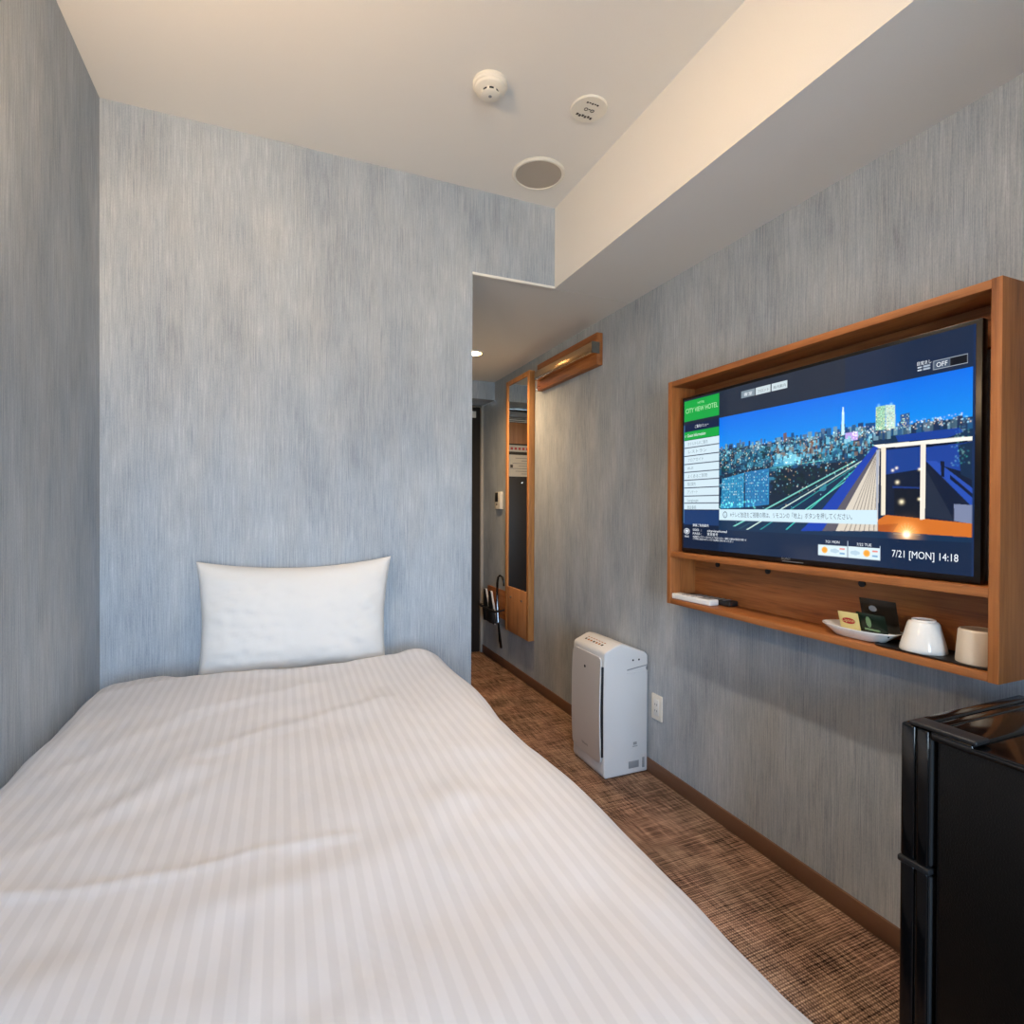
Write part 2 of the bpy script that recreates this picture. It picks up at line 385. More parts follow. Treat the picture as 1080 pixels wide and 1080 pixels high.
# window wall behind the photographer
wx0, wx1, wz0, wz1 = WIN
b = MB()
b.box((XL, YR-T, 0), (wx0, YR, ZC), M['paper']); b.box((wx1, YR-T, 0), (XR, YR, ZC), M['paper'])
b.box((wx0, YR-T, 0), (wx1, YR, wz0), M['paper']); b.box((wx0, YR-T, wz1), (wx1, YR, ZC), M['paper'])
struct(b.build('wall_window'))
b = MB()
for lo, hi in (((wx0, wz0), (wx0+0.045, wz1)), ((wx1-0.045, wz0), (wx1, wz1)), ((wx0+0.045, wz0), (wx1-0.045, wz0+0.045)), ((wx0+0.045, wz1-0.045), (wx1-0.045, wz1))):
    b.box((lo[0], YR-0.075, lo[1]), (hi[0], YR-0.025, hi[1]), M['alu'], 0.004)
w1 = struct(b.build('window_1'))
MB().box((wx0+0.045, YR-0.053, wz0+0.045), (wx1-0.045, YR-0.047, wz1-0.045), M['glass']).build('pane', w1)
# entrance end of the hall: lintel, door, jambs
b = MB().box((XP, 3.80, 1.932), (XR, YE, ZS), M['paper']); struct(b.build('wall_lintel'))
DX0, DX1 = 0.76, 1.438
d = MB().box((DX0, 4.055, 0.0), (DX1-0.0, 4.098, 1.925), M['door'], 0.002).build('door_1'); struct(d)
MB().lathe([(0.0, 0), (0.009, 0), (0.009, 0.006), (0.0, 0.007)], (1.05, 4.055, 1.335), M['steel'], axis=(0, -1, 0), n=16).build('peephole', d)
b = MB().box((XP, 4.03, 0), (DX0, YE, 1.932), M['jamb'], 0.002); b.box((DX1, 4.03, 0), (XR, YE, 1.932), M['jamb'], 0.002)
struct(b.build('trim_1'))
b = MB().box((XP-0.001, YH-0.006, ZS-0.004), (XB+0.0, YH+0.012, ZS+0.006), M['white_trim'], 0.001); struct(b.build('trim_2'))
b = MB().box((XR-0.008, -0.42, 0), (XR, 4.03, 0.06), M['base'], 0.002); struct(b.build('baseboard_right'))
b = MB().box((XP, YH, 0), (XP+0.008, 4.03, 0.06), M['base'], 0.002); struct(b.build('baseboard_hall'))
b = MB().box((XL, YH-0.008, 0), (XP+0.008, YH, 0.06), M['base'], 0.002); struct(b.build('baseboard_back'))
b = MB().box((XL, YR, 0), (XL+0.008, YH-0.008, 0.06), M['base'], 0.002); struct(b.build('baseboard_left'))

# ------------------------------------------------------------------ bed
bed = thing('bed', 'single bed with white mattress, head end against the blue grey wall', 'bed', (0.0, 1.04, 0))
MB().box((-0.49, 0.08, 0.10), (0.50, 2.055, 0.30), M['bedbase'], 0.02).build('bed_base', bed)
MB().box((-0.50, 0.06, 0.30), (0.505, 2.06, 0.555), M['sheet'], 0.045, 4).build('mattress', bed)
for lx in (-0.44, 0.45):
    for ly in (0.15, 1.98):
        MB().lathe([(0.022, 0), (0.028, 0.10)], (lx, ly, 0.0), M['black_mt'], n=20).build('leg', bed)

def hump(x, c, w): return math.exp(-((x-c)/w)**2)
from mathutils import noise as mn
def seg_dist(x, y, P):
    best = 9
    for (ax, ay), (bx, by) in zip(P, P[1:]):
        dx, dy = bx-ax, by-ay
        t = max(0, min(1, ((x-ax)*dx+(y-ay)*dy)/(dx*dx+dy*dy)))
        best = min(best, math.hypot(x-ax-t*dx, y-ay-t*dy))
    return best
CREASES = [([(-0.45, 0.925), (-0.336, 0.907), (-0.23, 0.886), (-0.118, 0.877), (-0.02, 0.887), (0.10, 0.874)], 0.0035, 0.012),
           ([(-0.019, 0.86), (-0.027, 0.70), (-0.033, 0.60), (-0.035, 0.45)], 0.003, 0.010),
           ([(-0.43, 1.42), (-0.442, 1.64)], 0.004, 0.02),
           ([(-0.25, 1.12), (-0.17, 1.28), (-0.013, 1.37), (0.24, 1.47)], 0.005, 0.03),
           ([(-0.40, 1.30), (-0.2, 1.55), (0.1, 1.66)], 0.005, 0.035),
           ([(-0.30, 0.70), (-0.10, 0.78), (0.12, 0.80), (0.28, 0.93)], 0.004, 0.04),
           ([(-0.36, 1.00), (-0.24, 1.12), (-0.16, 1.22)], 0.005, 0.03),
           ([(-0.15, 1.83), (0.05, 1.80), (0.33, 1.88), (0.46, 1.86)], 0.006, 0.03),
           ([(-0.45, 1.80), (-0.25, 1.86), (-0.05, 1.85)], 0.004, 0.025)]
DY0, DY1 = 0.045, 1.985
# cross-section of the quilt: from the wall side, over the top, down the room side
def section():
    P = []
    P += [(-0.512, 0.44), (-0.513, 0.50)]
    for k in range(0, 9):
        a = math.pi - k/8*math.pi/2
        P.append((-0.435+0.079*math.cos(a), 0.541+0.079*math.sin(a)))
    for k in range(1, 40): P.append((-0.435 + k/40*(0.437+0.435), 0.62))
    for k in range(0, 17):
        a = math.pi/2 - k/16*math.pi/2*1.0
        P.append((0.437+0.137*math.cos(a), 0.483+0.137*math.sin(a)))
    P += [(0.577, 0.43), (0.582, 0.36), (0.588, 0.29), (0.592, 0.22)]
    return P
SP = section()
SL = [0]
for (ax, az), (bx, bz) in zip(SP, SP[1:]): SL.append(SL[-1] + math.hypot(bx-ax, bz-az))
def sec_at(s):
    d_ = s*SL[-1]
    for i in range(len(SL)-1):
        if d_ <= SL[i+1] or i == len(SL)-2:
            t = (d_-SL[i])/(SL[i+1]-SL[i]); a, c = SP[i], SP[i+1]
            n = Vector((-(c[1]-a[1]), c[0]-a[0])); n.normalize()
            return a[0]+(c[0]-a[0])*t, a[1]+(c[1]-a[1])*t, n
def duvet_fn(s, v):
    x, z, n = sec_at(s)
    box = 1/(1+math.exp((abs(x-0.05)-0.345)/0.012)); end = DY1 - 0.062*box
    y = DY0 + v*(end-DY0)
    top = max(0.0, min(1.0, (z-0.5)/0.1))
    h = 0.0
    h += 0.009*mn.noise(Vector((x*3.0, y*2.2, 1.7))) + 0.0045*mn.noise(Vector((x*8+y*3, y*6-x*4, 4.1)))
    h += 0.0022*mn.noise(Vector((x*22+y*6, y*14-x*9, 9.3)))
    for P, amp, w in CREASES:
        dd = seg_dist(x, y, P)
        if dd < 4*w: h += amp*math.exp(-(dd/w)**2)
    h += 0.010*hump(x, 0.36, 0.16)*hump(y, 1.86, 0.13) + 0.006*hump(x, -0.3, 0.2)*hump(y, 1.8, 0.2)
    # billows of the free side
    side = max(0.0, min(1.0, (x-0.46)/0.1))
    h = h*(1-0.5*side) + side*0.007*math.sin(y*9.0+0.6*math.sin(y*4)) * (1.6-z)
    # head end rolls down
    e = max(0.0, (y-(end-0.10))/0.10)
    drop = (1-math.sqrt(max(0.0, 1-e*e)))*0.055
    f = max(0.0, (0.16-y)/(0.16-DY0)); drop += (1-math.sqrt(max(0, 1-f*f)))*0.10
    px, pz = x + n[0]*h, z + n[1]*h - drop*max(0.25, top)
    px = max(px, -0.517)
    return Vector((px, y, pz))
duvet = MB().grid(duvet_fn, 150, 210, M['duvet'], uv=lambda s, v: (s*SL[-1], v*(DY1-DY0))).build('duvet', None, 180)
tag(duvet, 'white duvet with fine satin stripes spread over the single bed', 'duvet')
so = duvet.modifiers.new('thickness', 'SOLIDIFY'); so.thickness = 0.022; so.offset = -1

# pillow leaning on the wall behind the bed head
def pillow_fn(front):
    def fn(a, c):
        u, v = 2*a-1, 2*c-1
        au, av = abs(u), abs(v)
        w = 0.303 - 0.010*(1-av**2.2)
        x = 0.058 + u*w + 0.010*max(0, v)*u - 0.018*(1-v)*0.5*max(0, u)
        zz = 0.762 + v*0.189 - (0.030*(1-au**2.0) if v > 0 else -0.01*(1-au**2))*abs(v)**1.5
        th = 0.060*max(0, (1-au**3.2))**0.55*max(0, (1-av**3.0))**0.55
        th *= 1 + 0.10*mn.noise(Vector((u*2.5, v*2.5, 3.3)))
        wr = 0.007*math.exp(-((1-au)*3.2)**2)*math.sin(9*v+4*u+2*au*6)*0.6 + 0.006*mn.noise(Vector((u*7+v*3, v*8-u*2, 1.1)))*(au*0.8+0.2) + 0.004*mn.noise(Vector((u*15, v*11, 7.7)))*au
        edge = max(0, (1-au**8))*max(0, (1-av**8)); wr *= min(1.0, th/0.03)
        yc = 2.000 + v*0.028
        return Vector((x, yc + (-1 if front else 1)*(th + 0.0018) + (-wr if front else wr)*edge, zz))
    return fn
b = MB(); b.grid(pillow_fn(True), 56, 42, M['pillow']); b.grid(pillow_fn(False), 56, 42, M['pillow'])
_pf, _pb = pillow_fn(True), pillow_fn(False)
for e_ in (lambda t: (t, 0), lambda t: (t, 1), lambda t: (0, t), lambda t: (1, t)):
    n_ = 56 if e_(0.5)[0] == 0.5 else 42
    b.grid(lambda a, c, e_=e_: _pf(*e_(c)).lerp(_pb(*e_(c)), a), 1, n_, M['pillow'])
bmesh.ops.remove_doubles(b.bm, verts=b.bm.verts, dist=0.0002)
bmesh.ops.recalc_face_normals(b.bm, faces=b.bm.faces)
pil = b.build('pillow', None, 180); tag(pil, 'plump white pillow propped upright against the blue grey wall', 'pillow')

# ------------------------------------------------------------------ TV niche cabinet on the wall
XF = 1.330                                     # front plane of the cabinet
CY0, CY1, CZ0, CZ1 = 0.629, 1.657, 0.778, 1.601
tvc = thing('wall_cabinet', 'open oak wall cabinet framing the television, with a low shelf', 'cabinet', (1.40, 1.14, CZ0))
MB().box((XF, CY0, CZ0), (XR, CY0+0.0195, CZ1), M['oak_z'], 0.0012).build('side_panel', tvc)
MB().box((XF, CY1-0.0195, CZ0), (XR, CY1, CZ1), M['oak_z'], 0.0012).build('side_panel', tvc)
MB().box((XF+0.001, CY0+0.0195, CZ1-0.0195), (XR, CY1-0.0195, CZ1-0.0005), M['oak_y'], 0.0012).build('top_panel', tvc)
MB().box((XF+0.001, CY0+0.0195, CZ0+0.0005), (XR, CY1-0.0195, CZ0+0.019), M['oak_y'], 0.0012).build('bottom_panel', tvc)
MB().box((XF+0.001, CY0+0.0195, 0.951), (XR, CY1-0.0195, 0.9705), M['oak_y'], 0.0012).build('shelf', tvc)
MB().box((1.447, CY0+0.0195, CZ0+0.019), (XR, CY1-0.0195, 0.951), M['oak_y']).build('back_panel', tvc)
MB().box((1.440, CY0+0.0195, 1.49), (XR, CY1-0.0195, CZ1-0.0195), M['oak_y']).build('mounting_rail', tvc)
for yy in (1.52, 1.30, 0.99, 0.685):
    MB().lathe([(0.0, 0), (0.009, 0), (0.009, 0.005), (0.0, 0.006)], (1.447, yy, 0.930), M['black_mt'], axis=(-1, 0, 0), n=18).build('screw_cap', tvc)
MB().lathe([(0.0, 0), (0.009, 0), (0.009, 0.004), (0.0, 0.005)], (1.440, 0.664, 1.553), M['black_mt'], axis=(-1, 0, 0), n=18).build('screw_cap', tvc)

# ------------------------------------------------------------------ television
TY0, TY1, TZ0, TZ1 = 0.676, 1.611, 0.973, 1.536
tv = thing('television', 'black flat screen television showing a night city view and a hotel menu', 'television', (1.39, 1.143, TZ0))
MB().box((1.358, TY0, TZ0), (1.378, TY1, TZ1), M['bezel'], 0.003).build('casing', tv)
MB().box((1.378, TY0+0.06, TZ0+0.05), (1.432, TY1-0.06, TZ1-0.09), M['black_mt'], 0.012).build('back_housing', tv)
b = MB().text('SONY', (1.3572, 1.174, TZ0+0.0095), (0, -1, 0), (0, 0, 1), 0.0125, M['silver']); b.build('maker_mark', tv)
MB().box((1.3565, 1.10, TZ0+0.0045), (1.3585, 1.17, TZ0+0.006), M['grey']).build('status_strip', tv)

# what is on the screen, in millimetres from its upper left corner, drawn as coloured cells
SW, SH, PX = 912, 538, 1.6
NU, NV = int(SW/PX), int(SH/PX)
uu, vv = np.meshgrid((np.arange(NU)+0.5)*PX, (np.arange(NV)+0.5)*PX)
img = np.zeros((NV, NU, 3)); img[:] = lin((18, 38, 72))
def fill(poly, col, alpha=1.0):
    P = np.array(poly); acc = np.zeros((NV, NU))
    i0 = max(0, int(P[:, 1].min()/PX)-1); i1 = min(NV, int(P[:, 1].max()/PX)+2)
    j0 = max(0, int(P[:, 0].min()/PX)-1); j1 = min(NU, int(P[:, 0].max()/PX)+2)
    if i0 >= i1 or j0 >= j1: return
    U, V = uu[i0:i1, j0:j1], vv[i0:i1, j0:j1]
    cov = np.zeros(U.shape)
    for ox, oy in ((-.25, -.25), (.25, -.25), (-.25, .25), (.25, .25)):
        x, y = U+ox*PX, V+oy*PX; ins = np.zeros(U.shape, bool)
        for k in range(len(P)):
            x1, y1 = P[k]; x2, y2 = P[(k+1) % len(P)]
            if y1 == y2: continue
            c = ((y1 > y) != (y2 > y)) & (x < (x2-x1)*(y-y1)/(y2-y1)+x1); ins ^= c
        cov += ins*0.25
    cov = (cov*alpha)[..., None]
    img[i0:i1, j0:j1] = img[i0:i1, j0:j1]*(1-cov) + np.array(lin(col))*cov
def rect(x0, y0, x1, y1, col, alpha=1.0): fill([(x0, y0), (x1, y0), (x1, y1), (x0, y1)], col, alpha)
def spark(x, y, r, col, k=1.0):
    g = np.exp(-((uu-x)**2+(vv-y)**2)/(r*r))[..., None]*k
    img[:] = img + g*np.array(lin(col))
rect(0, 0, SW, 91, (28, 38, 56))
rect(620, 0, SW, 91, (14, 36, 68), 0.7)
PU0, PU1, PV0, PV1 = 175.5, 908, 91, 466
# blue hour sky of the shown photograph
j0, j1, i0, i1 = int(PU0/PX), int(PU1/PX), int(PV0/PX), int(202/PX)
for i in range(i0, i1):
    t = (i-i0)/(i1-i0-1)
    img[i, j0:j1] = lin((0+8*t, 106+34*t, 226+8*t))
rect(PU0, 196, PU1, PV1, (12, 44, 76))
rs = random.Random(11)
for k in range(150):
    x = rs.uniform(PU0, PU1-8); w = rs.uniform(5, 16); y1 = rs.uniform(200, 214); hgt = rs.uniform(8, 30)*(0.6 if x > 700 else 1)
    c = rs.choice([(20, 60, 110), (30, 84, 130), (60, 90, 110), (90, 110, 130), (24, 44, 80), (110, 150, 170)])
    rect(x, y1-hgt, min(x+w, PU1), y1+12, c, 0.9)
for k in range(420):
    x = rs.uniform(PU0, 640 - 0) ; y = 200 + abs(rs.gauss(0, 55))
    if y > PV1-6: continue
    w = rs.uniform(8, 26); hgt = rs.uniform(4, 14)*(1+(y-200)/120)
    rect(x, y, x+w, min(PV1, y+hgt), rs.choice([(12, 40, 70), (20, 74, 110), (16, 90, 120), (34, 110, 140), (10, 26, 44), (54, 130, 160), (12, 60, 70)]), 0.8)
for col, P in CITY: fill(P, col)
for k in range(900):
    x = rs.uniform(PU0+2, 700); y = 190 + abs(rs.gauss(0, 70))
    if y > PV1-4 or y < 186: continue
    spark(x, y, rs.uniform(1.1, 2.0), rs.choice([(170, 240, 255), (120, 220, 220), (255, 255, 240), (255, 214, 150), (90, 200, 230)]), rs.uniform(0.25, 0.9))
for k in range(160):
    x = rs.uniform(640, PU1-3); y = rs.uniform(186, 208)
    spark(x, y, rs.uniform(1.0, 1.9), rs.choice([(170, 230, 255), (255, 255, 245), (255, 220, 170)]), rs.uniform(0.3, 0.8))
for x0, x1, y0, y1, st in ((702, 723, 144, 199, 2.6), (727, 746, 145, 199, 2.6), (761, 779, 171, 200, 3.0)):
    x = x0
    while x < x1:
        y = y0
        while y < y1:
            if rs.random() < 0.62: rect(x, y, x+st*0.62, y+st*0.8, rs.choice([(255, 250, 200), (200, 255, 220), (40, 70, 80), (90, 120, 110), (255, 230, 160)]), 0.85)
            y += st*1.35
        x += st*1.1
spark(708, 138, 3, (170, 220, 255), 0.5); spark(738, 140, 3, (170, 220, 255), 0.5)
for x0, x1, ya, yb in ((190, 281, 288, 380), (289, 379, 280, 372)):
    for k in range(int((x1-x0)/5.2)):
        dim = 0.45 + 0.55*(0.5+0.5*math.sin(k*1.7))
        rect(x0+k*5.2, ya, x0+k*5.2+2.2, yb+8, (10, 44, 82), 0.55*dim)
        for j in range(10):
            yy_ = ya+6+j*(yb-ya)/10.5
            if rs.random() < 0.72: rect(x0+k*5.2+2.4, yy_, x0+k*5.2+4.6, yy_+4.0, rs.choice([(90, 210, 235), (170, 245, 250), (20, 80, 130), (50, 150, 200), (230, 250, 235)]), 0.85)
for k in range(260):   # small blocks with lit faces between the big ones
    x = rs.uniform(385, 690); y = 214 + abs(rs.gauss(0, 26))
    if y > 300: continue
    w = rs.uniform(3, 10); hgt = rs.uniform(4, 16)
    rect(x, y-hgt, x+w, y, rs.choice([(24, 80, 130), (60, 150, 190), (110, 190, 220), (16, 40, 70), (120, 100, 90), (150, 210, 225)]), 0.8)
for k in range(90):    # trees along the tracks
    x = rs.uniform(390, 560); y = rs.uniform(286, 352)
    if y > 292 + (560-x)*0.55: continue
    r = rs.uniform(3, 8)
    fill([(x+r*math.cos(t*0.9), y+0.7*r*math.sin(t*0.9)) for t in range(7)], rs.choice([(10, 34, 36), (14, 50, 44), (8, 24, 34)]), 0.7)
for k in range(30): spark(rs.uniform(182, 330), rs.uniform(368, 392), 3.0, (130, 255, 235), 0.6)
for col, P in BALCONY: fill(P, col)
for (x, y, r) in ((754, 330, 4), (764, 377, 5), (743, 301, 3), (803, 302, 3), (803, 371, 3), (752, 296, 3)): spark(x, y, r, (255, 240, 200), 1.0)
spark(776, 452, 22, (255, 190, 110), 0.9); spark(776, 454, 7, (255, 255, 240), 1.4)
for a in range(10):
    an = math.pi*a/9
    fill([(776-1*math.sin(an), 454), (776+30*math.cos(an), 454-30*math.sin(an)), (776+1*math.sin(an), 454.5)], (255, 235, 190), 0.5)
for k in range(70): spark(rs.uniform(868, 905), rs.uniform(214, 300), 1.6, rs.choice([(60, 170, 150), (40, 110, 150), (150, 200, 190)]), 0.35)
rect(PU0-4, PV1, SW, SH, (11, 33, 64)); rect(0, PV1-12, PU0, SH, (10, 28, 56)); rect(PU1, 0, SW, SH, (18, 42, 82))
# menu column
rect(0, 91, 5, PV1-18, (60, 104, 150)); rect(5, 91, PU0, PV1-14, (17, 32, 66)); rect(5, 401, PU0, PV1-14, (26, 56, 104))
rect(1.5, 6, 174, 79, (22, 160, 66))
rect(2.5, 118, 174.5, 147, (22, 160, 66))
ys = [149, 177, 206.5, 236, 265, 293.5, 322, 351, 377, 400.5]
for a, c in zip(ys, ys[1:]): rect(3.5, a, 175, c-3.2, (206, 226, 236))
for x0, x1, c in ((270, 324, (122, 138, 150)), (327.5, 383.5, (196, 210, 216)), (387.5, 442.5, (200, 214, 220))): rect(x0, 19.5, x1, 42, c)
rect(829.5, 59, 898, 80, (150, 160, 172)); rect(831, 60.5, 863.6, 78.5, (70, 84, 104)); rect(863.6, 60.5, 896.5, 78.5, (8, 12, 22))
for k in range(2):
    rect(797, 66+k*6, 806, 69+k*6, (200, 210, 220)); rect(809, 65+k*6, 823, 69+k*6, (170, 184, 200))
rect(178, 397, 706.5, 433, (204, 228, 240))
fill([(172, 391), (184, 397), (184, 404)], (204, 228, 240))
rect(546.5, 487+5, 629.5, 521, (214, 232, 240)); rect(633, 491, 715, 521, (214, 232, 240))
rect(630.6, 478, 632, 521, (190, 205, 220)); rect(713.8, 486, 715, 521, (190, 205, 220))
for cx, cy in ((565.5, 505.5), (681, 506)):
    for r, c in ((9, (240, 186, 96)), (6.5, (240, 160, 50))): fill([(cx+r*math.cos(t*math.pi/8), cy+r*math.sin(t*math.pi/8)) for t in range(16)], c)
for cx, cy in ((594, 506), (650, 507)):
    for dx, r in ((-6, 6), (2, 8), (9, 5)): fill([(cx+dx+r*math.cos(t*math.pi/6), cy+r*0.8*math.sin(t*math.pi/6)) for t in range(12)], (180, 206, 222))
for cx, cy in ((616, 500), (702, 500)):
    rect(cx-7, cy-2, cx+7, cy+1.5, (226, 130, 120)); rect(cx-7, cy+10, cx+7, cy+13.5, (110, 160, 200))
# wireless network badge
def ring(cx, cy, rx, ry, w, col):
    o = [(cx+rx*math.cos(t*math.pi/16), cy+ry*math.sin(t*math.pi/16)) for t in range(32)]
    fill(o, col); fill([(cx+(x-cx)*(1-w), cy+(y-cy)*(1-w*1.2)) for x, y in o], (10, 28, 56))
ring(18.5, 477, 15, 10.5, 0.16, (225, 232, 240))
fill([(18.5+9*math.cos(t*math.pi/8), 477+6*math.sin(t*math.pi/8)) for t in range(16)], (225, 232, 240))
ring(204, 415, 9.5, 11, 0.18, (60, 78, 90)); fill([(204+7.5*math.cos(t*math.pi/8), 415+8.6*math.sin(t*math.pi/8)) for t in range(16)], (204, 228, 240))
img = np.clip(img, 0, 1.15)

bm = bmesh.new(); cl = bm.loops.layers.float_color.new('picture')
XS = 1.3572
Y0s, Z0s = 1.600, 1.526
V = [[bm.verts.new((XS, Y0s - i*PX/1000, Z0s - j*PX/1000)) for i in range(NU+1)] for j in range(NV+1)]
for j in range(NV):
    for i in range(NU):
        f = bm.faces.new((V[j][i], V[j+1][i], V[j+1][i+1], V[j][i+1]))
        c = (*img[j, i], 1)
        for l in f.loops: l[cl] = c
lay = [0]
def stext(s, u, v, size, col, align='LEFT', width=None):
    """lettering on the screen: u, v = baseline start in mm, size in mm"""
    for vs, fs in text_polys(s, size/1000, 'LEFT'):
        if not vs: continue
        w = max(x for x, y in vs) - min(x for x, y in vs)
        k = (width/1000)/w if width else 1.0
        off = {'LEFT': 0, 'CENTER': -w*k/2, 'RIGHT': -w*k}[align]
        bv = [bm.verts.new((XS-0.0004, Y0s - (u/1000 + off + x*k), Z0s - v/1000 + y)) for x, y in vs]
        for f in fs:
            try: nf = bm.faces.new([bv[q] for q in f])
            except ValueError: continue
            for l in nf.loops: l[cl] = (*lin(col), 1)
WT = (232, 238, 244); DK = (70, 88, 100)
stext('HOTEL', 87, 24, 11, (170, 226, 170), 'CENTER')
stext('CITY VIEW HOTEL', 88, 50, 24, (176, 228, 176), 'CENTER', 158)
stext('ご案内メニュー', 90, 107, 12, WT, 'CENTER', 68)
stext('‹', 5, 137, 20, WT); stext('Guest Information', 18, 137, 16, WT, width=92)
for k, (s, w) in enumerate((('ホテルからのご案内', 100), ('レストラン', 92), ('フロアガイド', 80), ('Wi-Fi', 30), ('よくあるご質問', 98), ('周辺案内', 42), ('アンケート', 52), ('Language', 56), ('放送番組', 46))):
    stext(s, 20, ys[k]+18.5, 14, (120, 140, 152), width=w)
stext('客室', 297, 36, 12, WT, 'CENTER', 34); stext('フロント', 355, 36, 11, (90, 104, 116), 'CENTER', 42); stext('館内案内', 415, 36, 11, (90, 104, 116), 'CENTER', 44)
stext('目覚まし', 810, 62, 10, WT, 'CENTER', 30)
stext('OFF', 847, 75, 15, WT, 'CENTER', 22)
stext('i', 204, 421, 16, DK, 'CENTER')
stext('※テレビ放送をご視聴の際は、リモコンの「地上」ボタンを押してください。', 226, 421, 18, DK, width=416)
stext('Wi-Fi', 18.5, 481.5, 9.5, (18, 38, 72), 'CENTER', 15); stext('FREE', 18.5, 499, 9, WT, 'CENTER', 22)
stext('無線ご利用案内', 50, 458, 11, WT, width=78)
stext('SSID  :', 50, 474, 11, WT, width=44); stext('cityviewhotel', 122, 475, 12, WT, width=90)
stext('PASS :', 50, 487, 11, WT, width=44); stext('客室番号', 122, 487, 11, WT, width=50)
stext('※客室番号とパスワードを入力してご利用ください。接続には端末の設定が必要です', 50, 497, 7.5, WT, width=245)
stext('ご不明な点はフロントまでお問い合わせください', 50, 505, 7.5, WT, width=190)
stext('7/21 MON', 588, 486, 10, WT, 'CENTER', 40); stext('7/22 TUE', 674, 488, 10, WT, 'CENTER', 38)
stext('7/21 [MON] 14:18', 742.5, 509, 24, WT, width=140)
me = bpy.data.meshes.new('screen'); bm.to_mesh(me); bm.free(); me.materials.append(M['screen'])
scr = bpy.data.objects.new('screen', me); COL.objects.link(scr)
for v in me.vertices: v.co -= tv.location
scr.parent = tv; scr['label'] = 'lit screen with city lights at dusk and menu'
# ------------------------------------------------------------------ things on the cabinet's low shelf
ZT = CZ0 + 0.019
def remote(name, label, c, L, W, H, ang, body, keys, face=None):
    t = thing(name, label, 'remote', (c[0], c[1], ZT))
    R = Matrix.Rotation(ang, 4, 'Z'); T0 = Matrix.Translation((c[0], c[1], ZT))
    def put(mb): mb.bm.transform(T0 @ R); return mb
    put(MB().box((-W/2, -L/2, 0.0005), (W/2, L/2, H), body, 0.004, 3)).build('case', t)
    if face: put(MB().box((-W/2+0.004, -L/2+0.01, H), (W/2-0.004, -L/2+0.06, H+0.0006), face, 0.0)).build('display', t)
    for r in range(6 if not face else 3):
        for q in range(3):
            x = (q-1)*W*0.27; y = -L/2 + 0.03 + r*L/8.0 + (0.06 if face else 0)
            put(MB().box((x-W*0.09, y-0.005, H-0.0004), (x+W*0.09, y+0.005, H+0.0014), keys, 0.001)).build('button', t)
    return t
remote('remote_control', 'slim white remote control lying at the far end of the oak shelf', (1.362, 1.545, 0), 0.185, 0.042, 0.021, 0.06, M['white_pl'], M['grey'], M['grey'])
remote('remote_control', 'black remote control lying behind the white one on the oak shelf', (1.408, 1.515, 0), 0.20, 0.044, 0.019, 0.10, M['black_mt'], M['grey'])

# white oval dish with tea sachets
def superell(c, rx, ry, z, n=56, e=2.6):
    out = []
    for k in range(n):
        a = 2*math.pi*k/n; ca, sa = math.cos(a), math.sin(a)
        out.append((c[0]+rx*abs(ca)**(2/e)*(1 if ca > 0 else -1), c[1]+ry*abs(sa)**(2/e)*(1 if sa > 0 else -1), z))
    return out
def loft(rings, m, close=True):
    mb = MB(); b_ = bmesh.new()
    Rg = [[b_.verts.new(p) for p in r] for r in rings]
    for A, B in zip(Rg, Rg[1:]):
        for k in range(len(A)): b_.faces.new((A[k], A[(k+1) % len(A)], B[(k+1) % len(A)], B[k]))
    if close: b_.faces.new(Rg[0][::-1]); b_.faces.new(Rg[-1])
    bmesh.ops.recalc_face_normals(b_, faces=b_.faces)
    mb._merge(b_, m, True); return mb
PC = (1.386, 0.952)
dish = loft([superell(PC, 0.026, 0.056, ZT+0.0005), superell(PC, 0.033, 0.066, ZT+0.003), superell(PC, 0.043, 0.084, ZT+0.018), superell(PC, 0.051, 0.097, ZT+0.0275),
             superell(PC, 0.0505, 0.0965, ZT+0.0295), superell(PC, 0.046, 0.090, ZT+0.0275), superell(PC, 0.037, 0.076, ZT+0.015), superell(PC, 0.027, 0.058, ZT+0.006)], M['white_gl']).build('dish', None, 60)
tag(dish, 'white oval china dish holding tea sachets on the oak shelf', 'dish')

def sachet(label, c, w, h, lean, yaw, mat, deco):
    """a flat sachet standing on its lower edge at c, leaning back by `lean`"""
    t = thing('tea_sachet', label, 'tea sachet', c, 'sachets in the white dish')
    Mx = Matrix.Translation(c) @ Matrix.Rotation(yaw, 4, 'Z') @ Matrix.Rotation(-lean, 4, 'Y')
    # local axes: face looks to -x, width along y, height along z
    b_ = MB()
    def face(sgn):
        def fn(a, q):
            u, v = 2*a-1, 2*q-1
            th = 0.0026*max(0, 1-abs(u)**4)*max(0, 1-abs(v)**4) + 0.0003
            return Vector((sgn*th, u*w/2, h/2 + v*h/2))
        return fn
    b_.grid(face(-1), 12, 12, mat); b_.grid(face(1), 12, 12, mat)
    bmesh.ops.recalc_face_normals(b_.bm, faces=b_.bm.faces)
    b_.bm.transform(Mx); b_.build('packet', t, 60)
    for nm, mb in deco(w, h):
        mb.bm.transform(Mx); mb.build(nm, t)
    return t
def oval(y, z, ry, rz, m, x=-0.0034):
    mb = MB(); b_ = bmesh.new()
    vs = [b_.verts.new((x, y+ry*math.cos(2*math.pi*k/24), z+rz*math.sin(2*math.pi*k/24))) for k in range(24)]
    b_.faces.new(vs); mb._merge(b_, m, False); return mb
def lettering(s, z, size, m, y=0, x=-0.0038):
    return MB().text(s, (x, y, z), (0, -1, 0), (0, 0, 1), size, m, 'CENTER')
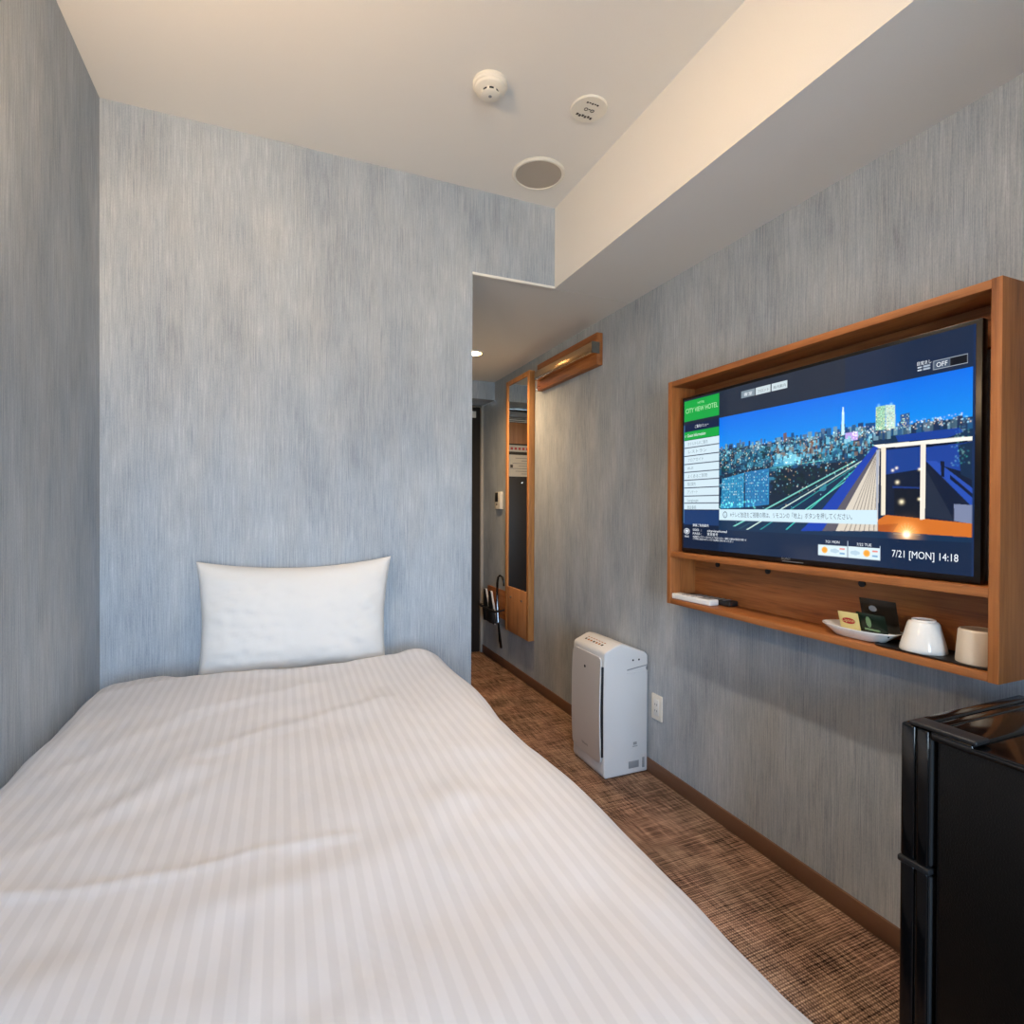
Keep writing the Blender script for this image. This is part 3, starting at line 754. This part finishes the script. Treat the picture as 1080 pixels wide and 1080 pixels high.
sachet('pale yellow tea sachet with a red oval emblem, leaning in the white dish', (1.364, 0.960, ZT+0.009), 0.050, 0.064, 0.34, 0.12, M['yellow_pk'],
       lambda w, h: [('emblem', oval(0, h*0.64, 0.017, 0.0085, M['red'])), ('lettering', lettering('Lipton', h*0.60, 0.0125, M['yellow_pk'])),
                     ('gold_band', MB().box((-0.0032, -w/2+0.002, 0.004), (-0.0026, w/2-0.002, 0.018), M['gold']))])
sachet('dark green tea sachet with a pale tree emblem, leaning in the white dish', (1.366, 0.903, ZT+0.020), 0.076, 0.056, 0.30, -0.06, M['green_pk'],
       lambda w, h: [('emblem', oval(0.006, h*0.62, 0.007, 0.015, M['green_lt'])), ('printed_band', MB().box((-0.0034, -0.02, 0.012), (-0.0028, 0.02, 0.017), M['green_lt']))])
sachet('black brown tea sachet standing tallest at the back of the white dish', (1.398, 0.905, ZT+0.024), 0.090, 0.086, 0.26, 0.02, M['brown_pk'],
       lambda w, h: [('emblem', oval(0.012, h*0.72, 0.010, 0.008, M['grey']))])

tray = loft([superell((1.390, 0.771), 0.050, 0.118, ZT+0.0004, e=9), superell((1.390, 0.771), 0.053, 0.121, ZT+0.002, e=9),
             superell((1.390, 0.771), 0.0545, 0.1215, ZT+0.0055, e=9), superell((1.390, 0.771), 0.0530, 0.1205, ZT+0.0055, e=9), superell((1.390, 0.771), 0.0515, 0.1185, ZT+0.0030, e=9)], M['black_mt']).build('tray', None, 60)
tag(tray, 'thin black tray under the two cups on the oak shelf', 'tray')
ZK = ZT + 0.0033
k1 = thing('teacup', 'glossy white tapered teacup standing upside down on the black tray', 'cup', (1.388, 0.803, ZK))
MB().lathe([(0.0465, 0), (0.0475, 0.002), (0.0455, 0.012), (0.0315, 0.064), (0.028, 0.069), (0.0245, 0.070), (0.0235, 0.0735), (0.022, 0.0735), (0.021, 0.071), (0.0, 0.071)], (1.388, 0.803, ZK), M['white_gl'], n=64).build('bowl', k1, 50)
k2 = thing('tumbler', 'beige straight sided cup standing upside down next to the cabinet side', 'cup', (1.390, 0.694, ZK))
MB().lathe([(0.0395, 0), (0.040, 0.003), (0.0355, 0.068), (0.034, 0.0715), (0.031, 0.0725), (0.030, 0.0705), (0.0, 0.0700)], (1.390, 0.694, ZK), M['beige_cup'], n=64).build('bowl', k2, 50)

# ------------------------------------------------------------------ air purifier
ap = thing('air_purifier', 'grey white air purifier standing on the carpet against the TV wall', 'air purifier', (1.34, 2.06, 0))
Y0, Y1 = 1.930, 2.190
prof = [(1.240, 0.004), (1.452, 0.004), (1.452, 0.430), (1.444, 0.445), (1.451, 0.462), (1.451, 0.500), (1.440, 0.514), (1.335, 0.556), (1.312, 0.560), (1.296, 0.556), (1.240, 0.532), (1.233, 0.522), (1.231, 0.30), (1.233, 0.02)]
MB().prism(prof, 'y', Y0, Y1, M['pur_body'], 0.006, 3).build('body', ap)
# bowed front panel, standing off the body so that a dark intake gap shows at its edge
def panel_fn(s):
    def fn(a, c):
        ya, yb, za, zb, r = Y0+0.009, Y1-0.017, 0.066, 0.508, 0.024
        z = za + c*(zb-za)
        d = min(z-za, zb-z); cut = r-math.sqrt(max(0, r*r-(r-d)**2)) if d < r else 0.0
        y = ya+cut*0.8 + a*(yb-ya-1.8*cut)
        bow = 0.008*math.sin(math.pi*c)**0.7*1.0 if 0 < c < 1 else 0
        return Vector((1.2225 - bow + (0.006 if s else 0), y, z))
    return fn
b = MB(); b.grid(panel_fn(0), 10, 110, M['pur_panel']); b.grid(panel_fn(1), 10, 110, M['pur_panel'])
bmesh.ops.recalc_face_normals(b.bm, faces=b.bm.faces)
def strip(p, q, n, swap=False):
    def fn(a, c):
        t = c; base0 = panel_fn(0)(*p(t)); base1 = panel_fn(1)(*p(t)); return base0.lerp(base1, a)
    return fn
for p in (lambda t: (0, t), lambda t: (1, t), lambda t: (t, 0), lambda t: (t, 1)):
    b.grid(strip(p, None, 0), 1, 110, M['pur_body'])
bmesh.ops.recalc_face_normals(b.bm, faces=b.bm.faces)
b.build('front_panel', ap, 40)
MB().box((1.2235, Y0+0.005, 0.095), (1.2335, Y1-0.030, 0.470), M['dark'], 0.001).build('air_intake', ap)
MB().lathe([(0, 0), (0.006, 0), (0.006, 0.0015), (0, 0.002)], (1.2168, 2.06, 0.445), M['dark'], axis=(-1, 0, 0), n=16).build('sensor_dot', ap)
MB().text('Panasonic', (1.2175, 2.085, 0.105), (0, -1, 0), (0, 0, 1), 0.013, M['ink']).build('maker_mark', ap)
# key legends on the sloping top
sl = Vector((1.296-1.240, 0, 0.556-0.532)).normalized(); nr = Vector((-sl.z, 0, sl.x))
b = MB()
for k in range(7):
    yk = 2.135 - k*0.022
    o_ = Vector((1.240, yk, 0.532)) + sl*0.030 + nr*0.0006
    Rm = Matrix((sl, (0, 1, 0), nr)).transposed().to_euler()
    b.box(o_-Vector((0.005, 0.006, 0.0003)), o_+Vector((0.005, 0.006, 0.0003)), M['ink_o'] if k % 3 else M['ink'], 0, rot=(o_, Rm))
    o2 = o_ + sl*0.016
    b.box(o2-Vector((0.0016, 0.007, 0.0003)), o2+Vector((0.0016, 0.007, 0.0003)), M['ink_o'], 0, rot=(o2, Rm))
b.build('key_legends', ap)
for dx in (1.375, 1.405): MB().lathe([(0, 0), (0.0042, 0), (0.0042, 0.0006), (0, 0.0007)], (dx, Y0, 0.487), M['dark'], axis=(0, -1, 0), n=14).build('sensor_hole', ap)
MB().box((1.345, Y0-0.0012, 0.432), (1.4515, Y0+0.004, 0.437), M['pur_body'], 0.001).build('carry_grip', ap)
MB().prism([(1.345, 0.445), (1.4505, 0.459), (1.4505, 0.463), (1.345, 0.450)], 'y', Y0-0.0006, Y0+0.003, M['grey']).build('grip_groove_shade', ap)  # grey strip painting the shadow of the grip recess, nothing is cut in
b = MB(); b.box((1.375, Y0-0.0008, 0.118), (1.400, Y0+0.002, 0.121), M['silver']); b.box((1.378, Y0-0.0008, 0.126), (1.396, Y0+0.002, 0.138), M['silver'])
b.build('printed_symbol', ap)
MB().box((1.355, Y0-0.001, 0.028), (1.407, Y0+0.003, 0.058), M['grey'], 0.001).build('tray_window', ap)
MB().box((1.424, Y0-0.001, 0.022), (1.436, Y0+0.003, 0.066), M['grey'], 0.001).build('side_slot', ap)
for fx in (1.255, 1.43):
    for fy in (1.95, 2.17): MB().lathe([(0.010, 0), (0.010, 0.006)], (fx, fy, 0.0), M['rubber'], n=16).build('foot', ap)

# wall socket next to the purifier
so_ = thing('wall_outlet', 'cream wall outlet plate low on the TV wall beside the air purifier', 'outlet', (XR, 1.868, 0.243))
MB().box((1.450, 1.836, 0.243), (XR, 1.902, 0.349), M['cream_pl'], 0.003, 3).build('cover_plate', so_)
MB().box((1.4475, 1.853, 0.262), (1.452, 1.885, 0.330), M['white_pl'], 0.0015).build('socket_insert', so_)
for z in (0.283, 0.309):
    for y in (1.863, 1.875): MB().box((1.4470, y-0.001, z-0.004), (1.4478, y+0.001, z+0.004), M['dark']).build('slot', so_)

# ------------------------------------------------------------------ fridge, seen from its side, doors towards the hall
FX0, FX1, FY0, FY1, FZ = 1.0, 1.368, 0.150, 0.614, 0.757
fr_ = thing('fridge', 'small black two door fridge under the end of the oak cabinet', 'fridge', (1.18, 0.38, 0))
MB().box((FX0+0.004, FY0, 0.012), (FX1-0.004, 0.560, FZ-0.003), M['black_pb'], 0.008, 3).build('body', fr_)
MB().box((FX0-0.001, FY0-0.004, FZ-0.012), (FX1+0.001, 0.512, FZ), M['black_gl'], 0.004, 3).build('top_plate', fr_)
MB().box((FX0-0.0015, 0.505, FZ-0.012), (FX1+0.0015, 0.566, FZ+0.004), M['black_gl'], 0.004, 3).build('top_trim', fr_)
MB().box((FX0-0.0015, 0.500, FZ+0.0035), (FX0+0.036, 0.600, FZ+0.011), M['black_mt'], 0.003, 3).build('hinge_cover', fr_)
for z0, z1 in ((0.526, FZ+0.003), (0.030, 0.517)):
    dr = MB().box((FX0, 0.5905, z0), (FX1, FY1, z1), M['black_gl'], 0.005, 3).build('door', fr_)
    MB().box((FX0+0.004, 0.566, z0+0.004), (FX1-0.004, 0.592, z1-0.004), M['rubber'], 0.003).build('gasket', dr)
    MB().box((FX0-0.0005, 0.569, z0+0.001), (FX1, 0.588, z1-0.001), M['black_gl'], 0.004, 3).build('door_liner', dr)
MB().box((FX0-0.004, 0.565, 0.516), (FX0+0.05, 0.616, 0.527), M['black_mt'], 0.003).build('hinge_bracket', fr_)
for fx in (FX0+0.03, FX1-0.03):
    for fy in (0.19, 0.53): MB().lathe([(0.015, 0), (0.015, 0.014)], (fx, fy, 0), M['rubber'], n=18).build('foot', fr_)

# ------------------------------------------------------------------ wall hanger rail
hr = thing('hanger_rail', 'oak wall board with a metal garment rail, high up near the mirror', 'hanger rail', (XR, 2.65, 1.83))
MB().box((1.425, 2.315, 1.838), (XR, 2.995, 1.996), M['oak_y'], 0.002).build('back_board', hr)
rl = MB().box((1.390, 2.305, 1.890), (1.4255, 2.960, 1.943), M['steel_warm'], 0.002).build('rail', hr)
MB().box((1.389, 2.2985, 1.889), (1.432, 2.306, 1.944), M['cap_grey'], 0.0015).build('end_cap', hr)
MB().tube([(1.425, 2.955, 1.862), (1.408, 2.955, 1.858), (1.402, 2.955, 1.848), (1.404, 2.955, 1.836), (1.414, 2.955, 1.832)], 0.004, M['steel'], 8).build('hook', hr)

# ------------------------------------------------------------------ tall oak mirror in the hall
MY0, MY1, MZ0, MZ1, MX = 3.095, 3.475, 0.297, 1.990, 1.418
mi = thing('wall_mirror', 'tall narrow mirror in an oak frame with a plain oak lower panel', 'mirror', (XR, 3.285, MZ0))
MB().box((MX, MY0, MZ0), (XR, MY0+0.028, MZ1), M['oak_m'], 0.002).build('frame_stile', mi)
MB().box((MX, MY1-0.028, MZ0), (XR, MY1, MZ1), M['oak_m'], 0.002).build('frame_stile', mi)
MB().box((MX, MY0+0.028, MZ1-0.030), (XR, MY1-0.028, MZ1), M['oak_m'], 0.002).build('frame_rail', mi)
MB().box((MX+0.001, MY0+0.028, MZ0+0.001), (XR, MY1-0.028, 0.600), M['oak_mp'], 0.002).build('lower_panel', mi)
MB().box((MX+0.007, MY0+0.028, 0.600), (MX+0.012, MY1-0.028, MZ1-0.030), M['mirror']).build('glass', mi)
for y in (3.37, 3.19): MB().lathe([(0, 0), (0.007, 0), (0.007, 0.008), (0.005, 0.010), (0, 0.010)], (MX+0.001, y, 0.535), M['steel'], axis=(-1, 0, 0), n=16).build('peg', mi)

# key-card switch on the hall wall
kc = thing('key_card_switch', 'small cream key card holder on the hall wall beyond the mirror', 'switch', (XR, 3.675, 1.122))
MB().box((1.437, 3.625, 1.122), (XR, 3.728, 1.247), M['cream_pl'], 0.003, 3).build('case', kc)
MB().box((1.4355, 3.668, 1.175), (1.4385, 3.724, 1.243), M['dark'], 0.001).build('card_slot', kc)
MB().lathe([(0, 0), (0.007, 0), (0.007, 0.002), (0, 0.002)], (1.437, 3.69, 1.155), M['dark'], axis=(-1, 0, 0), n=14).build('indicator', kc)

# slipper rack by the entrance
sr = thing('slipper_rack', 'oak wall plate with a black wire bar holding slippers by the entrance', 'slipper rack', (XR, 3.71, 0.30))
MB().box((1.441, 3.52, 0.345), (XR, 3.885, 0.545), M['oak_y'], 0.002).build('back_plate', sr)
MB().tube([(1.441, 3.545, 0.415), (1.375, 3.545, 0.405), (1.372, 3.60, 0.402), (1.372, 3.84, 0.402), (1.376, 3.873, 0.405), (1.441, 3.873, 0.415)], 0.0075, M['black_mt'], 8).build('retaining_bar', sr)
def slipper(label, yc, lean):
    t = thing('slipper', label, 'slipper', (1.41, yc, 0.27), 'slippers in the rack by the entrance')
    # stands toe down on edge between plate and bar
    def sole(th0, th1, w):
        rings = []
        for k in range(15):
            q = k/14; z = 0.285 + q*0.245
            hw = (w*(0.72+0.28*math.sin(math.pi*min(1, q*1.15+0.05))))*(math.sin(math.pi*min(max(q, 0.02), 0.98))**0.35)
            xc = 1.43 - lean*q - 0.004*math.sin(q*math.pi)
            rings.append([(xc-th0, yc-hw, z), (xc+th1, yc-hw, z), (xc+th1, yc+hw, z), (xc-th0, yc+hw, z)])
        return rings
    loft(sole(0.006, 0.006, 0.045), M['white_pl']).build('sole', t, 60)
    loft([[(p[0]-0.0125 if i in (1, 2) else p[0]-0.0085, p[1], p[2]) for i, p in enumerate(r)] for r in sole(0.0, 0.0, 0.043)], M['rubber']).build('insole', t, 60)
    def strap(a, c):
        an = math.pi*a; z = 0.300 + c*0.105; q = (z-0.285)/0.245
        return Vector((1.43-lean*q-0.006-0.030*math.sin(an), yc-0.046*math.cos(an), z))
    b_ = MB().grid(strap, 14, 8, M['rubber']); o = b_.build('upper', t, 180)
    s_ = o.modifiers.new('thickness', 'SOLIDIFY'); s_.thickness = 0.004
    return t
slipper('black slipper with white sole edge in the rack, nearer the entrance door', 3.815, 0.028)
slipper('black slipper with white sole edge in the rack, nearer the tall mirror', 3.705, 0.030)
sh = thing('shoehorn', 'long black shoehorn with a hooked handle hanging beside the slippers', 'shoehorn', (1.415, 3.56, 0.15))
MB().tube([(1.432, 3.535, 0.585), (1.428, 3.532, 0.625), (1.424, 3.545, 0.648), (1.420, 3.580, 0.655), (1.416, 3.603, 0.640), (1.414, 3.612, 0.600), (1.412, 3.612, 0.50), (1.411, 3.600, 0.40), (1.411, 3.585, 0.32)],
          [0.006, 0.006, 0.006, 0.006, 0.007, 0.008, 0.008, 0.009, 0.010], M['black_gl'], 10).build('handle', sh)
MB().tube([(1.411, 3.585, 0.325), (1.411, 3.57, 0.27), (1.413, 3.553, 0.20), (1.417, 3.543, 0.155), (1.419, 3.540, 0.148)], [0.010, 0.014, 0.018, 0.015, 0.006], M['black_gl'], 12, flat=0.5).build('blade', sh)

# door closer and the notices on the entrance door
dc = thing('door_closer', 'silver grey door closer at the top of the dark entrance door', 'door closer', (1.2, 4.055, 1.86))
MB().box((1.00, 4.005, 1.855), (1.20, 4.055, 1.900), M['grey'], 0.004).build('closer_body', dc)
MB().tube([(1.18, 4.02, 1.905), (1.30, 3.985, 1.910), (1.37, 4.02, 1.918)], 0.008, M['steel'], 8).build('arm', dc)
MB().box((1.34, 4.00, 1.908), (1.43, 4.055, 1.925), M['steel'], 0.002).build('arm_bracket', dc)
MB().box((1.345, 4.048, 1.835), (1.40, 4.055, 1.885), M['notice'], 0.001).build('adjuster_cover', dc)
def plaque(name, label, cat, z0, z1, m, extra=(), x0=0.92, x1=1.20):
    t = thing(name, label, cat, ((x0+x1)/2, 4.055, z0))
    MB().box((x0, 4.050, z0), (x1, 4.055, z1), m, 0.0008).build('sheet', t)
    for nm, mb in extra: mb.build(nm, t)
lines = MB()
for k in range(2): lines.box((0.93, 4.0493, 1.829+k*0.016), (1.19, 4.0503, 1.834+k*0.016), M['ink'])
plaque('door_notice', 'narrow white notice strip topmost on the entrance door, seen in the mirror', 'notice', 1.822, 1.862, M['notice'], [('printed_lines', lines)])
plaque('wood_plaque', 'wooden plaque on the entrance door, seen reflected in the mirror', 'plaque', 1.650, 1.818, M['oak_mp'])
lines = MB()
for k in range(8): lines.box((0.93+k*0.034, 4.0493, 1.600), (0.952+k*0.034, 4.0503, 1.620), M['pink'])
plaque('red_notice', 'white notice strip with pink red print on the entrance door, seen in the mirror', 'notice', 1.585, 1.638, M['notice'], [('printed_lines', lines)])
lines = MB()
for k in range(7): lines.box((0.935, 4.0493, 1.405+k*0.021), (1.06+(k*37 % 5)*0.026, 4.0503, 1.409+k*0.021), M['grey'])
lines.box((1.135, 4.0492, 1.455), (1.158, 4.0503, 1.480), M['ink'])
plaque('evacuation_notice', 'large white printed evacuation notice on the entrance door, seen in the mirror', 'notice', 1.385, 1.560, M['notice'], [('printed_lines', lines)])

# ------------------------------------------------------------------ ceiling fittings
sd = thing('smoke_detector', 'round cream smoke detector on the ceiling, nearest the bed', 'smoke detector', (0.5745, 1.544, ZC))
c = (0.5745, 1.544, ZC)
MB().lathe([(0.0, 0), (0.052, 0), (0.0525, 0.009), (0.049, 0.014), (0.046, 0.015), (0.0, 0.015)], c, M['cream_pl'], axis=(0, 0, -1), n=56).build('base', sd)
MB().lathe([(0.047, 0.015), (0.045, 0.022), (0.036, 0.028), (0.0, 0.028)], c, M['cream_pl'], axis=(0, 0, -1), n=56).build('housing', sd)
MB().lathe([(0.026, 0.028), (0.026, 0.035), (0.0, 0.035)], c, M['dark'], axis=(0, 0, -1), n=40).build('smoke_inlet', sd)
b = MB().lathe([(0.027, 0.034), (0.028, 0.037), (0.024, 0.039), (0.0, 0.039)], c, M['cream_pl'], axis=(0, 0, -1), n=40)
for k in range(8):
    a = k*math.pi/4+0.2
    p = Vector((c[0]+0.0265*math.cos(a), c[1]+0.0265*math.sin(a), ZC-0.0315))
    b.box(p-Vector((0.002, 0.0035, 0.0042)), p+Vector((0.002, 0.0035, 0.0042)), M['cream_pl'], 0, rot=(p, Matrix.Rotation(a, 3, 'Z').to_euler()))
b.build('cap', sd)
MB().lathe([(0, 0), (0.005, 0), (0.005, 0.001), (0, 0.001)], (c[0], c[1], ZC-0.039), M['grey'], axis=(0, 0, -1), n=16).build('indicator', sd)
dx = thing('ceiling_disc', 'thin round cream ceiling cover with dark print, near the dropped beam', 'ceiling cover', (0.8982, 1.5152, ZC))
c = (0.8982, 1.5152, ZC)
MB().lathe([(0, 0), (0.058, 0), (0.059, 0.003), (0.056, 0.0065), (0, 0.0075)], c, M['cream_pl'], axis=(0, 0, -1), n=56).build('plate', dx)
b = MB()
zz = ZC - 0.0078
for k in range(6): b.box((c[0]-0.030+k*0.010, c[1]+0.022+0.003*(k % 2), zz-0.0004), (c[0]-0.023+k*0.010, c[1]+0.031+0.003*(k % 2), zz+0.0004), M['ink'])
for k in range(5): b.box((c[0]-0.024+k*0.009, c[1]-0.032, zz-0.0004), (c[0]-0.018+k*0.009, c[1]-0.026-0.002*(k % 2), zz+0.0004), M['ink'])
for k in (-1, 1):
    b.lathe([(0.0045, 0), (0.0065, 0), (0.0065, 0.0008), (0.0045, 0.0008)], (c[0]+k*0.011, c[1]-0.002, zz), M['ink'], axis=(0, 0, -1), n=16, caps=False)
b.box((c[0]-0.003, c[1]-0.006, zz-0.0004), (c[0]+0.003, c[1]-0.003, zz+0.0004), M['ink'])
b.build('printed_marks', dx)
sp = thing('ceiling_speaker', 'round recessed ceiling fitting with grey grille beside the bed head wall', 'ceiling speaker', (0.8986, 1.8845, ZC))
c = (0.8986, 1.8845, ZC)
MB().lathe([(0.088, 0.0), (0.100, 0), (0.101, 0.004), (0.096, 0.009), (0.089, 0.009), (0.087, 0.006)], c, M['cream_pl'], axis=(0, 0, -1), n=72, caps=False).build('rim', sp)
MB().lathe([(0, 0.001), (0.089, 0.001), (0.089, 0.0055), (0, 0.006)], c, M['grille'], axis=(0, 0, -1), n=72).build('grille', sp)
dl = thing('downlight', 'small lit round downlight in the hall ceiling', 'downlight', (1.093, 3.204, ZS))
c = (1.062, 3.13, ZS)
dl.location = c
MB().lathe([(0.050, 0), (0.060, 0), (0.060, 0.004), (0.052, 0.006), (0.050, 0.003)], c, M['white_trim'], axis=(0, 0, -1), n=48, caps=False).build('rim', dl)
MB().lathe([(0, 0.0005), (0.051, 0.0005), (0.050, 0.003), (0, 0.004)], c, M['down'], axis=(0, 0, -1), n=48).build('lens', dl)

d2 = thing('downlight', 'lit round downlight in the room ceiling above the foot of the bed', 'downlight', (DL2[0], DL2[1], ZC))
c = (DL2[0], DL2[1], ZC)
MB().lathe([(0.050, 0), (0.060, 0), (0.060, 0.004), (0.052, 0.006), (0.050, 0.003)], c, M['white_trim'], axis=(0, 0, -1), n=48, caps=False).build('rim', d2)
MB().lathe([(0, 0.0005), (0.051, 0.0005), (0.050, 0.003), (0, 0.004)], c, M['down'], axis=(0, 0, -1), n=48).build('lens', d2)

# bedside wall lamp just outside the frame, lights the ceiling, beam and bed
wl = thing('wall_lamp', 'lit opal glass wall lamp above the bed, on the long bed side wall', 'wall lamp', (XL, LAMP[1], LAMP[2]))
lx, ly, lz = LAMP
MB().box((XL, ly-0.04, lz-0.05), (XL+0.016, ly+0.04, lz+0.05), M['steel'], 0.003).build('back_plate', wl)
MB().tube([(XL+0.016, ly, lz-0.02), (lx, ly, lz-0.02), (lx, ly, lz)], 0.007, M['steel'], 10).build('arm', wl)
MB().lathe([(0.0, -0.062), (0.03, -0.055), (0.052, -0.033), (0.06, 0.0), (0.052, 0.033), (0.03, 0.055), (0.0, 0.062)], (lx, ly, lz+0.05), M['lamp'], n=32).build('glass_shade', wl, 180)

MB().lathe([(0.0, -0.074), (0.040, -0.070), (0.066, -0.055), (RIM[0], RIM[1]), (RIM[0]+0.002, RIM[1]), (0.069, -0.057), (0.042, -0.073), (0.0, -0.077)], (lx, ly, lz+0.05), M['steel'], n=40).build('lamp_cup', wl, 180)

# ------------------------------------------------------------------ light and camera
W = bpy.data.worlds.new('sky'); SC.world = W; W.use_nodes = True
nt = W.node_tree; bg = nt.nodes['Background']
tc = nt.nodes.new('ShaderNodeTexCoord'); sp_ = nt.nodes.new('ShaderNodeSeparateXYZ')
nt.links.new(tc.outputs['Generated'], sp_.inputs[0])
mr = nt.nodes.new('ShaderNodeMapRange'); mr.inputs['From Min'].default_value = -1; mr.inputs['From Max'].default_value = 1
nt.links.new(sp_.outputs['Z'], mr.inputs['Value'])
col = ramp(nt, mr.outputs[0], SKY)
nt.links.new(col, bg.inputs['Color']); bg.inputs['Strength'].default_value = SKYS
def lamp_obj(name, kind, loc, **kw):
    d_ = bpy.data.lights.new(name, kind); o = bpy.data.objects.new(name, d_); o.location = loc; COL.objects.link(o)
    for k, v in kw.items(): setattr(d_, k, v)
    return o
po = lamp_obj('window_portal', 'AREA', ((wx0+wx1)/2, YR-0.12, (wz0+wz1)/2), shape='RECTANGLE', size=wx1-wx0, size_y=wz1-wz0)
po.rotation_euler = (math.radians(90), 0, 0)
po.data.cycles.is_portal = True
spot = lamp_obj('downlight_beam', 'SPOT', (1.062, 3.13, ZS-0.012), energy=DLW, color=(1.0, 0.66, 0.36), spot_size=math.radians(155), spot_blend=1.0, shadow_soft_size=0.04)

lamp_obj('room_downlight_beam', 'SPOT', (DL2[0], DL2[1], ZC-0.012), energy=DL2W, color=(1.0, 0.87, 0.74), spot_size=math.radians(DL2A), spot_blend=0.8, shadow_soft_size=0.045)
cam = bpy.data.cameras.new('camera'); co = bpy.data.objects.new('camera', cam); COL.objects.link(co)
cam.sensor_width = 36; cam.lens = 576.04/1080*36; cam.clip_start = 0.02
yaw, pitch, roll = 0.3993, -0.0071, -0.0044
co.location = (0, 0, 1.13)
co.rotation_euler = (Matrix.Rotation(-yaw, 3, 'Z') @ Matrix.Rotation(math.pi/2+pitch, 3, 'X') @ Matrix.Rotation(ROLLS*roll, 3, 'Z')).to_euler()
SC.camera = co
vs = SC.view_settings
vs.view_transform = 'Standard'; vs.look = 'None'; vs.gamma = 1.0; vs.use_curve_mapping = False; vs.exposure = EXPO
SC.cycles.max_bounces = 10; SC.cycles.diffuse_bounces = 6
SC.cycles.use_denoising = True
